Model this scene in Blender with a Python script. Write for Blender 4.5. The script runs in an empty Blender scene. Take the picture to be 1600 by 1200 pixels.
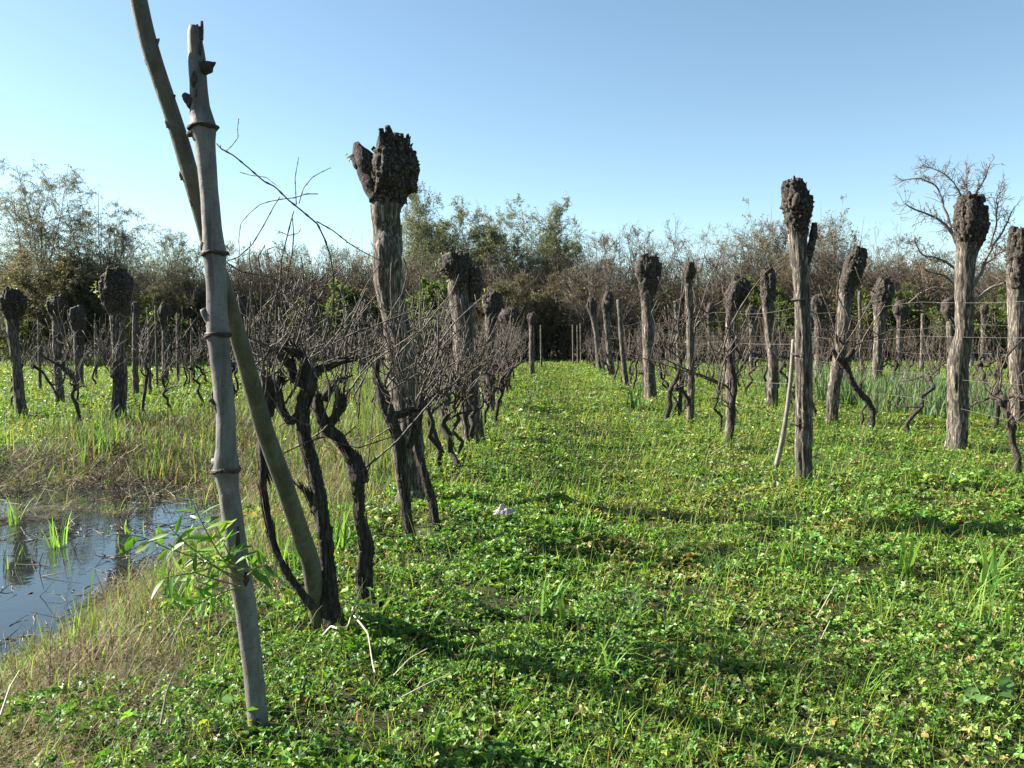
import bpy, math, random
import numpy as np
D = bpy.data
scene = bpy.context.scene
col_root = scene.collection
R = math.radians
F = 1350.0; CAMH = 1.5; PITCH = R(3.18)
ROW = 0.025                      # rows run along (ROW, 1)
rng = np.random.default_rng(7)

# ------------------------------------------------------------------ noise
def _h(ix, iy, iz, seed):
    n = (ix.astype(np.int64) * 374761393 + iy.astype(np.int64) * 668265263 + iz.astype(np.int64) * 2147483647 + seed * 974711) & 0xffffffff
    n = ((n ^ (n >> 13)) * 1274126177) & 0xffffffff
    n = ((n ^ (n >> 16)) * 2246822519) & 0xffffffff
    n = n ^ (n >> 15)
    return (n & 0xffffff) / float(0xffffff)
def vnoise(p, seed=0):
    p = np.asarray(p, float); i = np.floor(p).astype(np.int64); f = p - i
    f = f * f * (3 - 2 * f)
    x, y, z = i[..., 0], i[..., 1], i[..., 2]; fx, fy, fz = f[..., 0], f[..., 1], f[..., 2]
    r = 0
    for dx in (0, 1):
        for dy in (0, 1):
            for dz in (0, 1):
                w = (fx if dx else 1 - fx) * (fy if dy else 1 - fy) * (fz if dz else 1 - fz)
                r = r + w * _h(x + dx, y + dy, z + dz, seed)
    return r
def fbm(p, seed=0, o=3):
    p = np.asarray(p, float); a = 0.5; s = 0; t = 0
    for k in range(o):
        s = s + a * vnoise(p * (2 ** k) + 17.3 * k, seed + k); t += a; a *= 0.5
    return s / t
def n2(x, y, sc, seed, o=2):
    x = np.asarray(x, float); y = np.asarray(y, float)
    return fbm(np.stack([x / sc, y / sc, 0 * x + 0.5], -1), seed, o)
def sstep(t):
    t = np.clip(t, 0, 1); return t * t * (3 - 2 * t)

# ------------------------------------------------------------------ ground height
def pond_s(x, y):
    s = ((np.abs(x + 5.5) / 2.6) ** 3 + (np.abs(y - 6.3) / 3.9) ** 3) ** (1 / 3.0)
    return s + (n2(x, y, 0.6, 91) - .5) * .28
WATER = -0.33
def H(x, y):
    x = np.asarray(x, float); y = np.asarray(y, float)
    u = x - ROW * y
    d = np.hypot(x, y)
    z = -0.5 * sstep((1.5 - pond_s(x, y)) / 0.7)
    z = z + .36 * sstep((n2(x, y, .9, 95, 3) - .43) / .2) * sstep((1.3 - pond_s(x, y)) / .4) * sstep((-x - 3.5) / .7) * (.25 + .75 * sstep((y - 6.6) / 2.0))
    z = np.where(pond_s(x, y) < 1.12, np.minimum(z, WATER + .012 + .03 * n2(x, y, .2, 96)), z)
    z = z - 0.14 * np.exp(-((u + 4.4) / 1.3) ** 2) * sstep((y - 8) / 4)
    z = z - 0.12 * np.exp(-((u - 9.6) / 0.9) ** 2) * sstep((y - 13) / 4)
    z = z + (n2(x, y, 1.7, 5) - .5) * 0.10 * np.clip(1.2 - d / 60, .2, 1)
    z = z + (n2(x, y, 0.38, 6) - .5) * 0.07 * np.clip(1.3 - d / 14, 0, 1)
    return z
def h1(x, y): return float(H(np.array([x]), np.array([y]))[0])
_cp, _sp = math.cos(PITCH), math.sin(PITCH)
def ray(u, v):
    a = (u - 800) / F; b = -(v - 600) / F
    return np.array([a, _cp + b * _sp, -_sp + b * _cp])
def at(u, v, Y):
    d = ray(u, v); t = Y / d[1]
    return np.array([0, 0, CAMH]) + d * t
def gnd(u, v, off=0.0):
    d = ray(u, v); z = 0.0
    for _ in range(12):
        t = (z - CAMH) / d[2]; p = np.array([0, 0, CAMH]) + d * t
        z = .5 * z + .5 * h1(p[0], p[1])
    return np.array([p[0], p[1], h1(p[0], p[1]) + off])

# ------------------------------------------------------------------ mesh builder
class MB:
    def __init__(s): s.v = []; s.f = []; s.c = []; s.n = 0
    def add(s, v, f, c=None):
        v = np.asarray(v, float).reshape(-1, 3); f = np.asarray(f, np.int64)
        s.v.append(v); s.f.append(f + s.n)
        if c is None: c = np.ones((len(v), 3)) * .5
        c = np.asarray(c, float)
        if c.ndim == 1: c = np.tile(c, (len(v), 1))
        s.c.append(c); s.n += len(v)
    def mesh(s, name, loc=(0, 0, 0), smooth=True):
        v = np.concatenate(s.v) - np.asarray(loc, float); c = np.concatenate(s.c)
        me = D.meshes.new(name)
        me.vertices.add(len(v)); me.vertices.foreach_set('co', v.astype(np.float32).ravel())
        li = np.concatenate([f.ravel() for f in s.f]); ln = np.concatenate([np.full(len(f), f.shape[1]) for f in s.f])
        me.loops.add(len(li)); me.loops.foreach_set('vertex_index', li.astype(np.int32))
        me.polygons.add(len(ln)); st = np.zeros(len(ln), np.int64); st[1:] = np.cumsum(ln)[:-1]
        me.polygons.foreach_set('loop_start', st.astype(np.int32))
        try: me.polygons.foreach_set('loop_total', ln.astype(np.int32))
        except Exception: pass
        me.polygons.foreach_set('use_smooth', np.full(len(ln), smooth))
        a = me.attributes.new('col', 'FLOAT_COLOR', 'POINT')
        a.data.foreach_set('color', np.concatenate([c, np.ones((len(c), 1))], 1).astype(np.float32).ravel())
        me.update(calc_edges=True); me.validate()
        return me

def nrm(v): return v / np.maximum(np.linalg.norm(v, axis=-1, keepdims=True), 1e-9)
def tubes(mb, P, Rd, k=4, col=(.2, .16, .13)):
    """P (M,n,3), Rd (M,n): many tubes at once."""
    P = np.asarray(P, float); Rd = np.asarray(Rd, float); M, n, _ = P.shape
    t = nrm(np.gradient(P, axis=1))
    m = nrm(P[:, -1] - P[:, 0]); ref = np.where(np.abs(m[:, 2:3]) > .8, np.array([[1., .3, 0]]), np.array([[.1, .1, 1.]]))
    s = nrm(np.cross(t, ref[:, None, :])); b = nrm(np.cross(s, t))
    a = np.arange(k) * 2 * math.pi / k
    V = P[:, :, None, :] + Rd[:, :, None, None] * (np.cos(a)[None, None, :, None] * s[:, :, None, :] + np.sin(a)[None, None, :, None] * b[:, :, None, :])
    idx = np.arange(M * n * k).reshape(M, n, k)
    q = np.stack([idx[:, :-1, :], idx[:, 1:, :], np.roll(idx, -1, 2)[:, 1:, :], np.roll(idx, -1, 2)[:, :-1, :]], -1).reshape(-1, 4)
    col = np.asarray(col, float)
    c = np.tile(col, (M * n * k, 1)) if col.ndim == 1 else np.repeat(col, n * k, 0)
    mb.add(V, q, c)
    if k >= 4:
        e = idx[:, -1, ::-1]; mb.f.append(e + (mb.n - M * n * k))
def resample(C, Rr, n):
    C = np.asarray(C, float); Rr = np.asarray(Rr, float)
    s = np.concatenate([[0], np.cumsum(np.linalg.norm(np.diff(C, axis=0), axis=1))])
    # catmull-like via smoothing
    q = np.linspace(0, s[-1], n)
    P = np.stack([np.interp(q, s, C[:, i]) for i in range(3)], -1); r = np.interp(q, s, Rr)
    w = max(1, int(n / max(3, len(C)) / 3))
    if w > 1:
        ker = np.ones(2 * w + 1) / (2 * w + 1)
        for i in range(3):
            e = np.concatenate([2 * P[0, i] - P[w:0:-1, i], P[:, i], 2 * P[-1, i] - P[-2:-w - 2:-1, i]]); P[:, i] = np.convolve(e, ker, 'valid')
        e = np.concatenate([r[w:0:-1], r, r[-2:-w - 2:-1]]); r = np.convolve(e, ker, 'valid')
    return P, r
def rough(mb, C, Rr, n=40, k=16, amp=.15, seed=0, fr=6., st=.25, lump=0., lsc=.1, cap=True, spiky=0., col=(.5, .5, .5)):
    """One rough limb: rings along a centreline, displaced by stretched bark noise."""
    P, r = resample(C, Rr, n)
    t = nrm(np.gradient(P, axis=0)); m = np.abs(nrm(P[-1] - P[0]))
    ref = np.eye(3)[int(np.argmin(m))]
    s = nrm(np.cross(t, ref[None])); b = nrm(np.cross(s, t))
    a = np.arange(k) * 2 * math.pi / k
    al = np.concatenate([[0], np.cumsum(np.linalg.norm(np.diff(P, axis=0), axis=1))])
    dirs = np.cos(a)[None, :, None] * s[:, None] + np.sin(a)[None, :, None] * b[:, None]
    rm = max(np.mean(r), 1e-4)
    q = np.stack([np.cos(a)[None] * fr / 6.28 * 2 + 0 * al[:, None], np.sin(a)[None] * fr / 6.28 * 2 + 0 * al[:, None], al[:, None] / rm * st + 0 * a[None]], -1)
    nz = fbm(q + seed * 3.7, seed, 3)
    ridg = 1 - np.abs(2 * nz - 1) * 2
    dr = 1 + amp * (ridg - .55)
    base = P[:, None] + dirs * r[:, None, None]
    if lump:
        dr = dr + lump * (fbm(base / lsc + seed * 1.7, seed + 9, 3) - .5) * 2
    if spiky:
        dr = dr + spiky * np.clip(vnoise(base / (lsc * .3), seed + 33) - .55, 0, 1) * 2.2
    V = P[:, None] + dirs * (r[:, None] * dr)[..., None]
    idx = np.arange(n * k).reshape(n, k)
    fq = np.stack([idx[:-1], idx[1:], np.roll(idx, -1, 1)[1:], np.roll(idx, -1, 1)[:-1]], -1).reshape(-1, 4)
    nb = mb.n
    mb.add(V, fq, col)
    if cap:
        mb.f.append(idx[-1:, ::-1] + nb); mb.f.append(idx[:1, :] + nb)
def leaves(mb, pos, d, nr, L, W, col, fold=.25, simple=False):
    d = nrm(d); s = nrm(np.cross(d, nr)); nr = nrm(np.cross(s, d)); L = np.asarray(L)[:, None]; W = np.asarray(W)[:, None]; M = len(pos)
    up = nr * W * fold
    if simple:
        V = np.stack([pos, pos + d * L * .5 + s * W * .5 + up, pos + d * L, pos + d * L * .5 - s * W * .5 + up], 1)
        f = np.arange(M * 4).reshape(M, 4); mb.add(V, f, np.repeat(col, 4, 0)); return
    V = np.stack([pos, pos + d * L * .3 + s * W * .46 + up * .8, pos + d * L * .68 + s * W * .42 + up, pos + d * L - nr * L * .08,
                  pos + d * L * .68 - s * W * .42 + up, pos + d * L * .3 - s * W * .46 + up * .8], 1)
    i = np.arange(M)[:, None] * 6
    mb.add(V, np.concatenate([i + np.array([[0, 1, 2, 3]]), i + np.array([[0, 3, 4, 5]])]), np.repeat(col, 6, 0))
def blades(mb, pos, d, L, W, droop, col, n=4, tipcol=None):
    M = len(pos); d = nrm(d); hz = d.copy(); hz[:, 2] = 0; hz = nrm(hz + 1e-6)
    s = nrm(np.cross(hz, np.array([[0, 0, 1.]]))); p = pos.copy(); P = []; C = []
    L = np.asarray(L); W = np.asarray(W); droop = np.asarray(droop)
    prof = [1, .95, .75, .45, .06] if n == 5 else ([1, .85, .5, .06] if n == 4 else [1, .7, .08])
    cur = d
    for i in range(n):
        w = (W * prof[i] * .5)[:, None]
        P += [p - s * w, p + s * w]
        cc = col if tipcol is None else col + (tipcol - col) * (i / (n - 1.0)) ** 1.5
        C += [cc, cc]
        cur = nrm(cur + (hz * .8 - np.array([[0, 0, 1.]])) * (droop * (i + 1) / n)[:, None])
        p = p + cur * (L / (n - 1))[:, None]
    V = np.stack(P, 1); Cc = np.stack(C, 1).reshape(-1, 3)
    i = np.arange(M)[:, None] * (2 * n)
    mb.add(V, np.concatenate([i + np.array([[2 * j, 2 * j + 1, 2 * j + 3, 2 * j + 2]]) for j in range(n - 1)]), Cc)
def grow(st, d, L, n, wander, trop, g):
    M = len(st); p = st.copy(); d = nrm(d); P = [p.copy()]; L = np.asarray(L)
    for i in range(n - 1):
        d = nrm(d + g.normal(size=(M, 3)) * wander + np.asarray(trop))
        p = p + d * (L / (n - 1))[:, None]; P.append(p.copy())
    return np.stack(P, 1)
def along(P, idx, t):
    n = P.shape[1]; x = t * (n - 1); i = np.minimum(x.astype(int), n - 2); f = (x - i)[:, None]
    a = P[idx, i]; b = P[idx, i + 1]
    return a + (b - a) * f, nrm(b - a)
def rv(g, M): return nrm(g.normal(size=(M, 3)))
def pick(g, M, cols, w, jit=.25):
    cols = np.asarray(cols, float); w = np.asarray(w, float); i = g.choice(len(cols), M, p=w / w.sum())
    return np.clip(cols[i] * (1 + g.normal(size=(M, 1)) * jit) * (1 + g.normal(size=(M, 3)) * jit * .3), .005, .9)

# ------------------------------------------------------------------ materials
def mat(name):
    m = D.materials.new(name); m.use_nodes = True; nt = m.node_tree; nt.nodes.clear()
    o = nt.nodes.new('ShaderNodeOutputMaterial'); return m, nt, o
def nd(nt, t, **kw):
    x = nt.nodes.new(t)
    for k, v in kw.items():
        if k in x.inputs: x.inputs[k].default_value = v
        else: setattr(x, k, v)
    return x
def leaf_mat(name, tr=.35, rough=.45, spec=.4, tint=(1.15, 1.2, .6)):
    m, nt, o = mat(name); l = nt.links
    a = nd(nt, 'ShaderNodeAttribute', attribute_name='col')
    p = nd(nt, 'ShaderNodeBsdfPrincipled', Roughness=rough); p.inputs['Specular IOR Level'].default_value = spec
    l.new(a.outputs['Color'], p.inputs['Base Color'])
    t = nd(nt, 'ShaderNodeBsdfTranslucent'); mx = nd(nt, 'ShaderNodeMix', data_type='RGBA', blend_type='MULTIPLY'); mx.inputs[0].default_value = 1
    l.new(a.outputs['Color'], mx.inputs[6]); mx.inputs[7].default_value = (*[x * 1.5 for x in tint], 1)
    l.new(mx.outputs[2], t.inputs['Color'])
    s = nd(nt, 'ShaderNodeMixShader'); s.inputs[0].default_value = tr
    l.new(p.outputs[0], s.inputs[1]); l.new(t.outputs[0], s.inputs[2]); l.new(s.outputs[0], o.inputs[0]); return m
def bark_mat(name, c1, c2, c3, sc=14., stretch=.18, bump=.5, rough=.85, lich=None, band=0.):
    m, nt, o = mat(name); l = nt.links
    tc = nd(nt, 'ShaderNodeTexCoord'); mp = nd(nt, 'ShaderNodeMapping'); mp.inputs['Scale'].default_value = (sc, sc, sc * stretch)
    l.new(tc.outputs['Object'], mp.inputs[0])
    n1 = nd(nt, 'ShaderNodeTexNoise', Scale=2., Detail=7., Roughness=.65, Distortion=.6); l.new(mp.outputs[0], n1.inputs['Vector'])
    r = nd(nt, 'ShaderNodeValToRGB'); e = r.color_ramp.elements
    e[0].position = .32; e[0].color = (*c1, 1); e[1].position = .68; e[1].color = (*c3, 1); x = e.new(.5); x.color = (*c2, 1)
    l.new(n1.outputs[0], r.inputs[0]); out = r.outputs[0]
    n2_ = nd(nt, 'ShaderNodeTexNoise', Scale=5., Detail=4.); l.new(tc.outputs['Object'], n2_.inputs['Vector'])
    if lich:
        r2 = nd(nt, 'ShaderNodeValToRGB'); r2.color_ramp.elements[0].position = .52; r2.color_ramp.elements[1].position = .66
        l.new(n2_.outputs[0], r2.inputs[0]); mx = nd(nt, 'ShaderNodeMix', data_type='RGBA'); l.new(r2.outputs[0], mx.inputs[0]); l.new(out, mx.inputs[6]); mx.inputs[7].default_value = (*lich, 1); out = mx.outputs[2]
    p = nd(nt, 'ShaderNodeBsdfPrincipled', Roughness=rough); p.inputs['Specular IOR Level'].default_value = .25
    l.new(out, p.inputs['Base Color'])
    b = nd(nt, 'ShaderNodeBump', Strength=bump, Distance=.02); l.new(n1.outputs[0], b.inputs['Height']); l.new(b.outputs[0], p.inputs['Normal'])
    l.new(p.outputs[0], o.inputs[0]); return m
def attr_mat(name, rough=.8, spec=.2):
    m, nt, o = mat(name); a = nd(nt, 'ShaderNodeAttribute', attribute_name='col'); p = nd(nt, 'ShaderNodeBsdfPrincipled', Roughness=rough)
    p.inputs['Specular IOR Level'].default_value = spec
    nt.links.new(a.outputs['Color'], p.inputs['Base Color']); nt.links.new(p.outputs[0], o.inputs[0]); return m
M_LEAF = leaf_mat('broad_leaf', .28, .45, .24)
M_GRASS = leaf_mat('grass_blade', .4, .55, .2)
M_STRAW = leaf_mat('dry_straw', .2, .6, .25, (1, .9, .7))
M_CROWN = leaf_mat('tree_foliage', .4, .6, .2, (1.05, 1.05, .7))
M_POLL = bark_mat('pollard_bark', (.017, .0135, .0105), (.062, .051, .04), (.32, .27, .215), 22, .16, 1.0)
M_HEAD = bark_mat('pollard_head_bark', (.007, .0055, .0042), (.023, .018, .014), (.16, .13, .102), 26, .6, 1.0)
M_POLE = bark_mat('smooth_grey_bark', (.13, .123, .115), (.185, .177, .167), (.24, .23, .218), 9, .5, .35, .6, (.125, .112, .10))
M_POLE2 = bark_mat('smooth_olive_bark', (.075, .075, .05), (.11, .11, .072), (.155, .15, .105), 8, .5, .2, .65)
def pole_mat(name, a, b, c, dark):
    m = bark_mat(name, a, b, c, 9, .5, .35, .65); nt = m.node_tree; l = nt.links
    p = [x for x in nt.nodes if x.type == 'BSDF_PRINCIPLED'][0]; src = p.inputs['Base Color'].links[0].from_socket
    tc = nd(nt, 'ShaderNodeTexCoord')
    for sc, lo, hi, amt in (((40, 40, 190), .60, .66, .7), ((26, 26, 2.2), .55, .72, .8), ((7, 7, 5), .5, .62, .55), ((95, 95, 95), .64, .7, .8)):
        mp = nd(nt, 'ShaderNodeMapping'); mp.inputs['Scale'].default_value = sc; l.new(tc.outputs['Object'], mp.inputs[0])
        n = nd(nt, 'ShaderNodeTexNoise', Scale=1., Detail=4., Roughness=.6); l.new(mp.outputs[0], n.inputs['Vector'])
        r = nd(nt, 'ShaderNodeMapRange'); r.inputs[1].default_value = lo; r.inputs[2].default_value = hi; r.inputs[4].default_value = amt; l.new(n.outputs[0], r.inputs[0])
        mx = nd(nt, 'ShaderNodeMix', data_type='RGBA'); l.new(r.outputs[0], mx.inputs[0]); l.new(src, mx.inputs[6]); mx.inputs[7].default_value = (*dark, 1); src = mx.outputs[2]
    l.new(src, p.inputs['Base Color']); return m
M_POLE = pole_mat('weathered_grey_bark', (.09, .084, .076), (.13, .123, .113), (.175, .167, .155), (.045, .037, .031))
M_POLE2 = pole_mat('weathered_olive_bark', (.058, .056, .04), (.085, .082, .06), (.12, .116, .088), (.036, .032, .024))
M_STICK = pole_mat('pale_stick_bark', (.13, .115, .095), (.19, .175, .15), (.25, .235, .2), (.06, .05, .04))
M_SCAR = bark_mat('dark_scar_bark', (.025, .017, .013), (.05, .036, .028), (.11, .08, .06), 40, .5, .8)
M_VINE = bark_mat('vine_bark', (.010, .008, .0065), (.03, .024, .019), (.12, .098, .078), 40, .12, 1.0)
M_CANE = bark_mat('vine_cane', (.026, .019, .014), (.058, .044, .032), (.16, .125, .09), 30, .3, .3, .6)
M_TREEB = bark_mat('distant_bark', (.09, .075, .06), (.15, .125, .105), (.22, .19, .165), 6, .3, .4)
M_WIRE = attr_mat('wire_metal', .5, .4)
M_DEAD = attr_mat('dead_stems', .75, .25)

# ground
def ground_mat():
    m, nt, o = mat('soil_and_moss'); l = nt.links; tc = nd(nt, 'ShaderNodeTexCoord')
    a = nd(nt, 'ShaderNodeAttribute', attribute_name='col')
    n = nd(nt, 'ShaderNodeTexNoise', Scale=9., Detail=9., Roughness=.7); l.new(tc.outputs['Object'], n.inputs['Vector'])
    r = nd(nt, 'ShaderNodeValToRGB'); e = r.color_ramp.elements; e[0].position = .3; e[0].color = (.45, .45, .45, 1); e[1].position = .72; e[1].color = (1.5, 1.5, 1.4, 1)
    l.new(n.outputs[0], r.inputs[0]); mx = nd(nt, 'ShaderNodeMix', data_type='RGBA', blend_type='MULTIPLY'); mx.inputs[0].default_value = 1
    l.new(a.outputs['Color'], mx.inputs[6]); l.new(r.outputs[0], mx.inputs[7])
    p = nd(nt, 'ShaderNodeBsdfPrincipled', Roughness=.9); p.inputs['Specular IOR Level'].default_value = .15
    l.new(mx.outputs[2], p.inputs['Base Color']); b = nd(nt, 'ShaderNodeBump', Strength=.8, Distance=.03); l.new(n.outputs[0], b.inputs['Height']); l.new(b.outputs[0], p.inputs['Normal'])
    l.new(p.outputs[0], o.inputs[0]); return m
def water_mat():
    m, nt, o = mat('still_ditch_water'); l = nt.links; tc = nd(nt, 'ShaderNodeTexCoord')
    n = nd(nt, 'ShaderNodeTexNoise', Scale=5., Detail=3.); l.new(tc.outputs['Object'], n.inputs['Vector'])
    p = nd(nt, 'ShaderNodeBsdfPrincipled', Roughness=.04, IOR=1.33); p.inputs['Base Color'].default_value = (.016, .02, .02, 1); p.inputs['Specular IOR Level'].default_value = .85
    b = nd(nt, 'ShaderNodeBump', Strength=.06, Distance=.03); l.new(n.outputs[0], b.inputs['Height']); l.new(b.outputs[0], p.inputs['Normal'])
    l.new(p.outputs[0], o.inputs[0]); return m

# ------------------------------------------------------------------ objects
def link(name, me, m=None, parent=None, loc=(0, 0, 0)):
    o = D.objects.new(name, me)
    if m is not None and me is not None and not me.materials: me.materials.append(m)
    o.location = loc; col_root.objects.link(o)
    if parent: o.parent = parent
    return o
def tag(o, label=None, cat=None, group=None, kind=None):
    if label: o['label'] = label
    if cat: o['category'] = cat
    if group: o['group'] = group
    if kind: o['kind'] = kind
    return o
def thing(name, label, cat, loc, group=None):
    return tag(link(name, None, None, None, tuple(float(x) for x in loc)), label, cat, group)
def part(name, mb, m, t, smooth=True, label=None, off=None):
    loc = t.matrix_world.translation if False else (t['_abs'] if '_abs' in t else t.location)
    o = link(name, mb.mesh(name, tuple(loc), smooth), m, t)
    if label: o['label'] = label
    return o
def subpart(name, mb, m, p, root, smooth=True):
    return link(name, mb.mesh(name, tuple(root.location), smooth), m, p)
def ring_tie(mb, c, r, wr, turns=2.3, tilt=.1, col=(.05, .04, .035), sq=1.):
    a = np.linspace(0, turns * 2 * math.pi, int(18 * turns))
    P = np.stack([c[0] + r * np.cos(a), c[1] + r * np.sin(a), c[2] + tilt * r * np.cos(a + .6) + (a / a[-1] - .5) * wr * 3.2 * sq], -1)
    tubes(mb, P[None], np.full((1, len(a)), wr), 6, col)

# ================================================================== GROUND
def build_ground():
    s = np.linspace(-1, 1, 331) * math.asinh(420 / 3.)
    gx = 3 * np.sinh(s); gy = 5 + 3 * np.sinh(s)
    X, Y = np.meshgrid(gx, gy, indexing='ij'); Z = H(X, Y)
    far = sstep((np.hypot(X, Y) - 150) / 200); Z = Z * (1 - far)
    V = np.stack([X, Y, Z], -1); N = len(s); idx = np.arange(N * N).reshape(N, N)
    f = np.stack([idx[:-1, :-1], idx[1:, :-1], idx[1:, 1:], idx[:-1, 1:]], -1).reshape(-1, 4)
    dry = dryness(X, Y)[..., None]; mud = sstep((1.15 - pond_s(X, Y)) / .3)[..., None]
    green = np.array([.026, .03, .011]); brown = np.array([.07, .052, .032]); mudc = np.array([.03, .025, .018])
    c = green * (1 - dry) + brown * dry; c = c * (1 - mud) + mudc * mud
    mb = MB(); mb.add(V, f, c.reshape(-1, 3))
    o = link('ground', mb.mesh('ground'), ground_mat()); tag(o, 'rough soil and moss under the vineyard plants', 'ground', None, 'structure')
    # water sheet
    a = np.linspace(0, 2 * math.pi, 90, endpoint=False); rad = np.linspace(0, 1, 12)
    ce, se = np.cos(a), np.sin(a)
    rr = 1.32 / (np.abs(ce) ** 3 + np.abs(se) ** 3) ** (1 / 3.)
    V = np.stack([-5.5 + 2.6 * rr[None] * ce[None] * rad[:, None], 6.3 + 3.9 * rr[None] * se[None] * rad[:, None], WATER + 0 * rad[:, None] * ce[None]], -1)
    idx = np.arange(12 * 90).reshape(12, 90); f = np.stack([idx[:-1], idx[1:], np.roll(idx, -1, 1)[1:], np.roll(idx, -1, 1)[:-1]], -1).reshape(-1, 4)
    mb = MB(); mb.add(V, f); o = link('water', mb.mesh('water'), water_mat()); tag(o, 'still ditch water reflecting the blue sky', 'water', None, 'structure')
def dryness(x, y):
    u = x - ROW * y + (n2(x, y, .7, 48) - .5) * .9
    d = sstep((-u - 1.1) / .9) * sstep((u + 7.5) / 1.5)
    d = d * (1 - .55 * sstep((y - 13) / 5))
    d = d + .25 * (n2(x, y, 1.1, 44) - .45) * (y < 60)
    d = np.maximum(d, .55 * sstep((y - 46) / 6))
    return np.clip(d, 0, 1)

def scatter(N, y0, y1, pw, ref, side=.78, mx=1.6, g=rng):
    """N points thinning out with distance from the camera path."""
    ys = np.linspace(y0, y1, 4000); w = (2 * (side * ys + mx)) * np.minimum(1, (ref / ys) ** pw); cw = np.cumsum(w); cw /= cw[-1]
    y = np.interp(g.random(N), cw, ys); x = (g.random(N) * 2 - 1) * (side * y + mx)
    return x, y
GREENS = [(.042, .10, .017), (.085, .172, .027), (.15, .232, .04), (.22, .26, .05), (.28, .17, .055), (.17, .19, .085)]
def hum(x, y):
    return .02 + .30 * np.clip(n2(x, y, .34, 21, 3) - .36, 0, 1) * (1 - .5 * np.exp(-((x - ROW * y - 1.0) / .45) ** 2)) + .12 * np.clip(n2(x, y, .95, 23) - .45, 0, 1)
def build_cover():
    g = np.random.default_rng(3)
    # creeping clover-like leaf mat
    x, y = scatter(800000, 2.2, 58, 1.6, 3.6, g=g)
    dr = dryness(x, y); keep = (pond_s(x, y) > 1.2) & (g.random(len(x)) > np.sqrt(np.clip(dr, 0, 1)) * (.85 + .5 * (n2(x, y, .5, 68, 2) > .45)))
    bare = n2(x, y, .36, 77, 3); keep &= (bare > .375) | (g.random(len(x)) < .2)
    x, y = x[keep], y[keep]; M = len(x)
    k = np.clip(y / 4.2, .8, 99) ** .54
    top = hum(x, y); z = H(x, y) + top * (1 - .65 * g.random(M) ** 2)
    pos = np.stack([x, y, z], -1); a = g.random(M) * 6.283
    d = np.stack([np.cos(a), np.sin(a), g.normal(size=M) * .35 - .05], -1)
    nr = nrm(np.stack([g.normal(size=M) * .6, g.normal(size=M) * .6, np.ones(M)], -1))
    big = n2(x, y, .55, 35, 2); L = g.uniform(.012, .025, M) * k * np.where(big > .58, 1.5, 1) * np.where(g.random(M) < .05, 1.6, 1); W = L * g.uniform(.6, .85, M)
    yel = n2(x, y, .8, 31, 3) + .18 * np.exp(-((x - ROW * y - 1.0 - .3 * np.sin(y * .3)) / .45) ** 2); t = np.clip((yel - .45) * 4 + g.normal(size=M) * .25, 0, 1)
    t = np.maximum(t, .6 * sstep((y - 5) / 9) * g.random(M) * 1.5)
    c0 = pick(g, M, GREENS[:3], [3, 5, 3.2], .25); c1 = pick(g, M, [(.145, .195, .038), (.20, .205, .05), (.18, .135, .05), (.26, .17, .06), (.125, .135, .055)], [4, 3, 1.6, .5, 2], .2)
    c = np.where((g.random(M) < t * (.35 + .5 * sstep((y - 3.5) / 3)))[:, None], c1, c0)
    near = y < 9; mb = MB()
    q = np.where(near & (g.random(M) < .52))[0]; sd_ = nrm(np.cross(d[q], nr[q])); fd = np.cross(nr[q], sd_)
    for k3 in range(3):
        an = k3 * 2.094; dd = fd * math.cos(an) + sd_ * math.sin(an) + g.normal(size=fd.shape) * .12
        leaves(mb, pos[q], dd, nr[q] + g.normal(size=fd.shape) * .15, L[q] * .98, W[q] * 1.06, c[q] * g.uniform(.85, 1.15, (len(q), 1)), .22)
    leaves(mb, pos[~near], d[~near], nr[~near], L[~near] * 1.1, W[~near] * 1.1, c[~near], .2, True)
    o = link('clover_cover', mb.mesh('clover_cover', smooth=False), M_LEAF); tag(o, 'low mat of small round green and yellowing leaves', 'ground cover', None, 'stuff')
    # grass blades over the lane and the far side
    x, y = scatter(150000, 2.2, 58, 1.45, 3.6, g=g); u = x - ROW * y
    cl = n2(x, y, .5, 51, 3); keep = (cl + g.random(len(x)) * .3 > .6) & (pond_s(x, y) > 1.1) & (g.random(len(x)) > dryness(x, y) * .55)
    x, y = x[keep], y[keep]; M = len(x); k = np.clip(y / 4.5, .8, 99) ** .6
    pos = np.stack([x, y, H(x, y)], -1); a = g.random(M) * 6.283; lean = np.abs(g.normal(size=M)) * .4
    d = np.stack([np.cos(a) * lean, np.sin(a) * lean, np.ones(M)], -1)
    L = g.uniform(.06, .2, M) * np.clip(k, 1, 1.7); W = g.uniform(.0028, .005, M) * k * 1.2
    c = pick(g, M, GREENS, [1.5, 4, 5, 3, .7, .6], .2)
    mb = MB(); blades(mb, pos, d, L, W, g.uniform(.05, .7, M), c, 4)
    o = link('grass', mb.mesh('grass', smooth=False), M_GRASS); tag(o, 'short green grass blades growing through the leaf mat', 'grass', None, 'stuff')
    # dry grass of the bank, ditch edge and thicket foot
    x, y = scatter(620000, 2.0, 60, 1.6, 4.0, g=g); dr = dryness(x, y)
    s = pond_s(x, y); cl = n2(x, y, .45, 61, 3)
    keep = (g.random(len(x)) < dr * (.35 + 1.3 * np.clip(cl - .25, 0, 1))) & ((s > .98 + .1 * g.random(len(x))) | ((H(x, y) > WATER) & (g.random(len(x)) < .7)))
    x, y = x[keep], y[keep]; M = len(x); k = np.clip(y / 4.5, .8, 99) ** .6
    pos = np.stack([x, y, H(x, y)], -1); a = g.random(M) * 6.283; lean = np.abs(g.normal(size=M)) * .8 * np.where(g.random(M) < .4, 4, 1)
    d = np.stack([np.cos(a) * lean, np.sin(a) * lean, np.ones(M)], -1)
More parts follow.
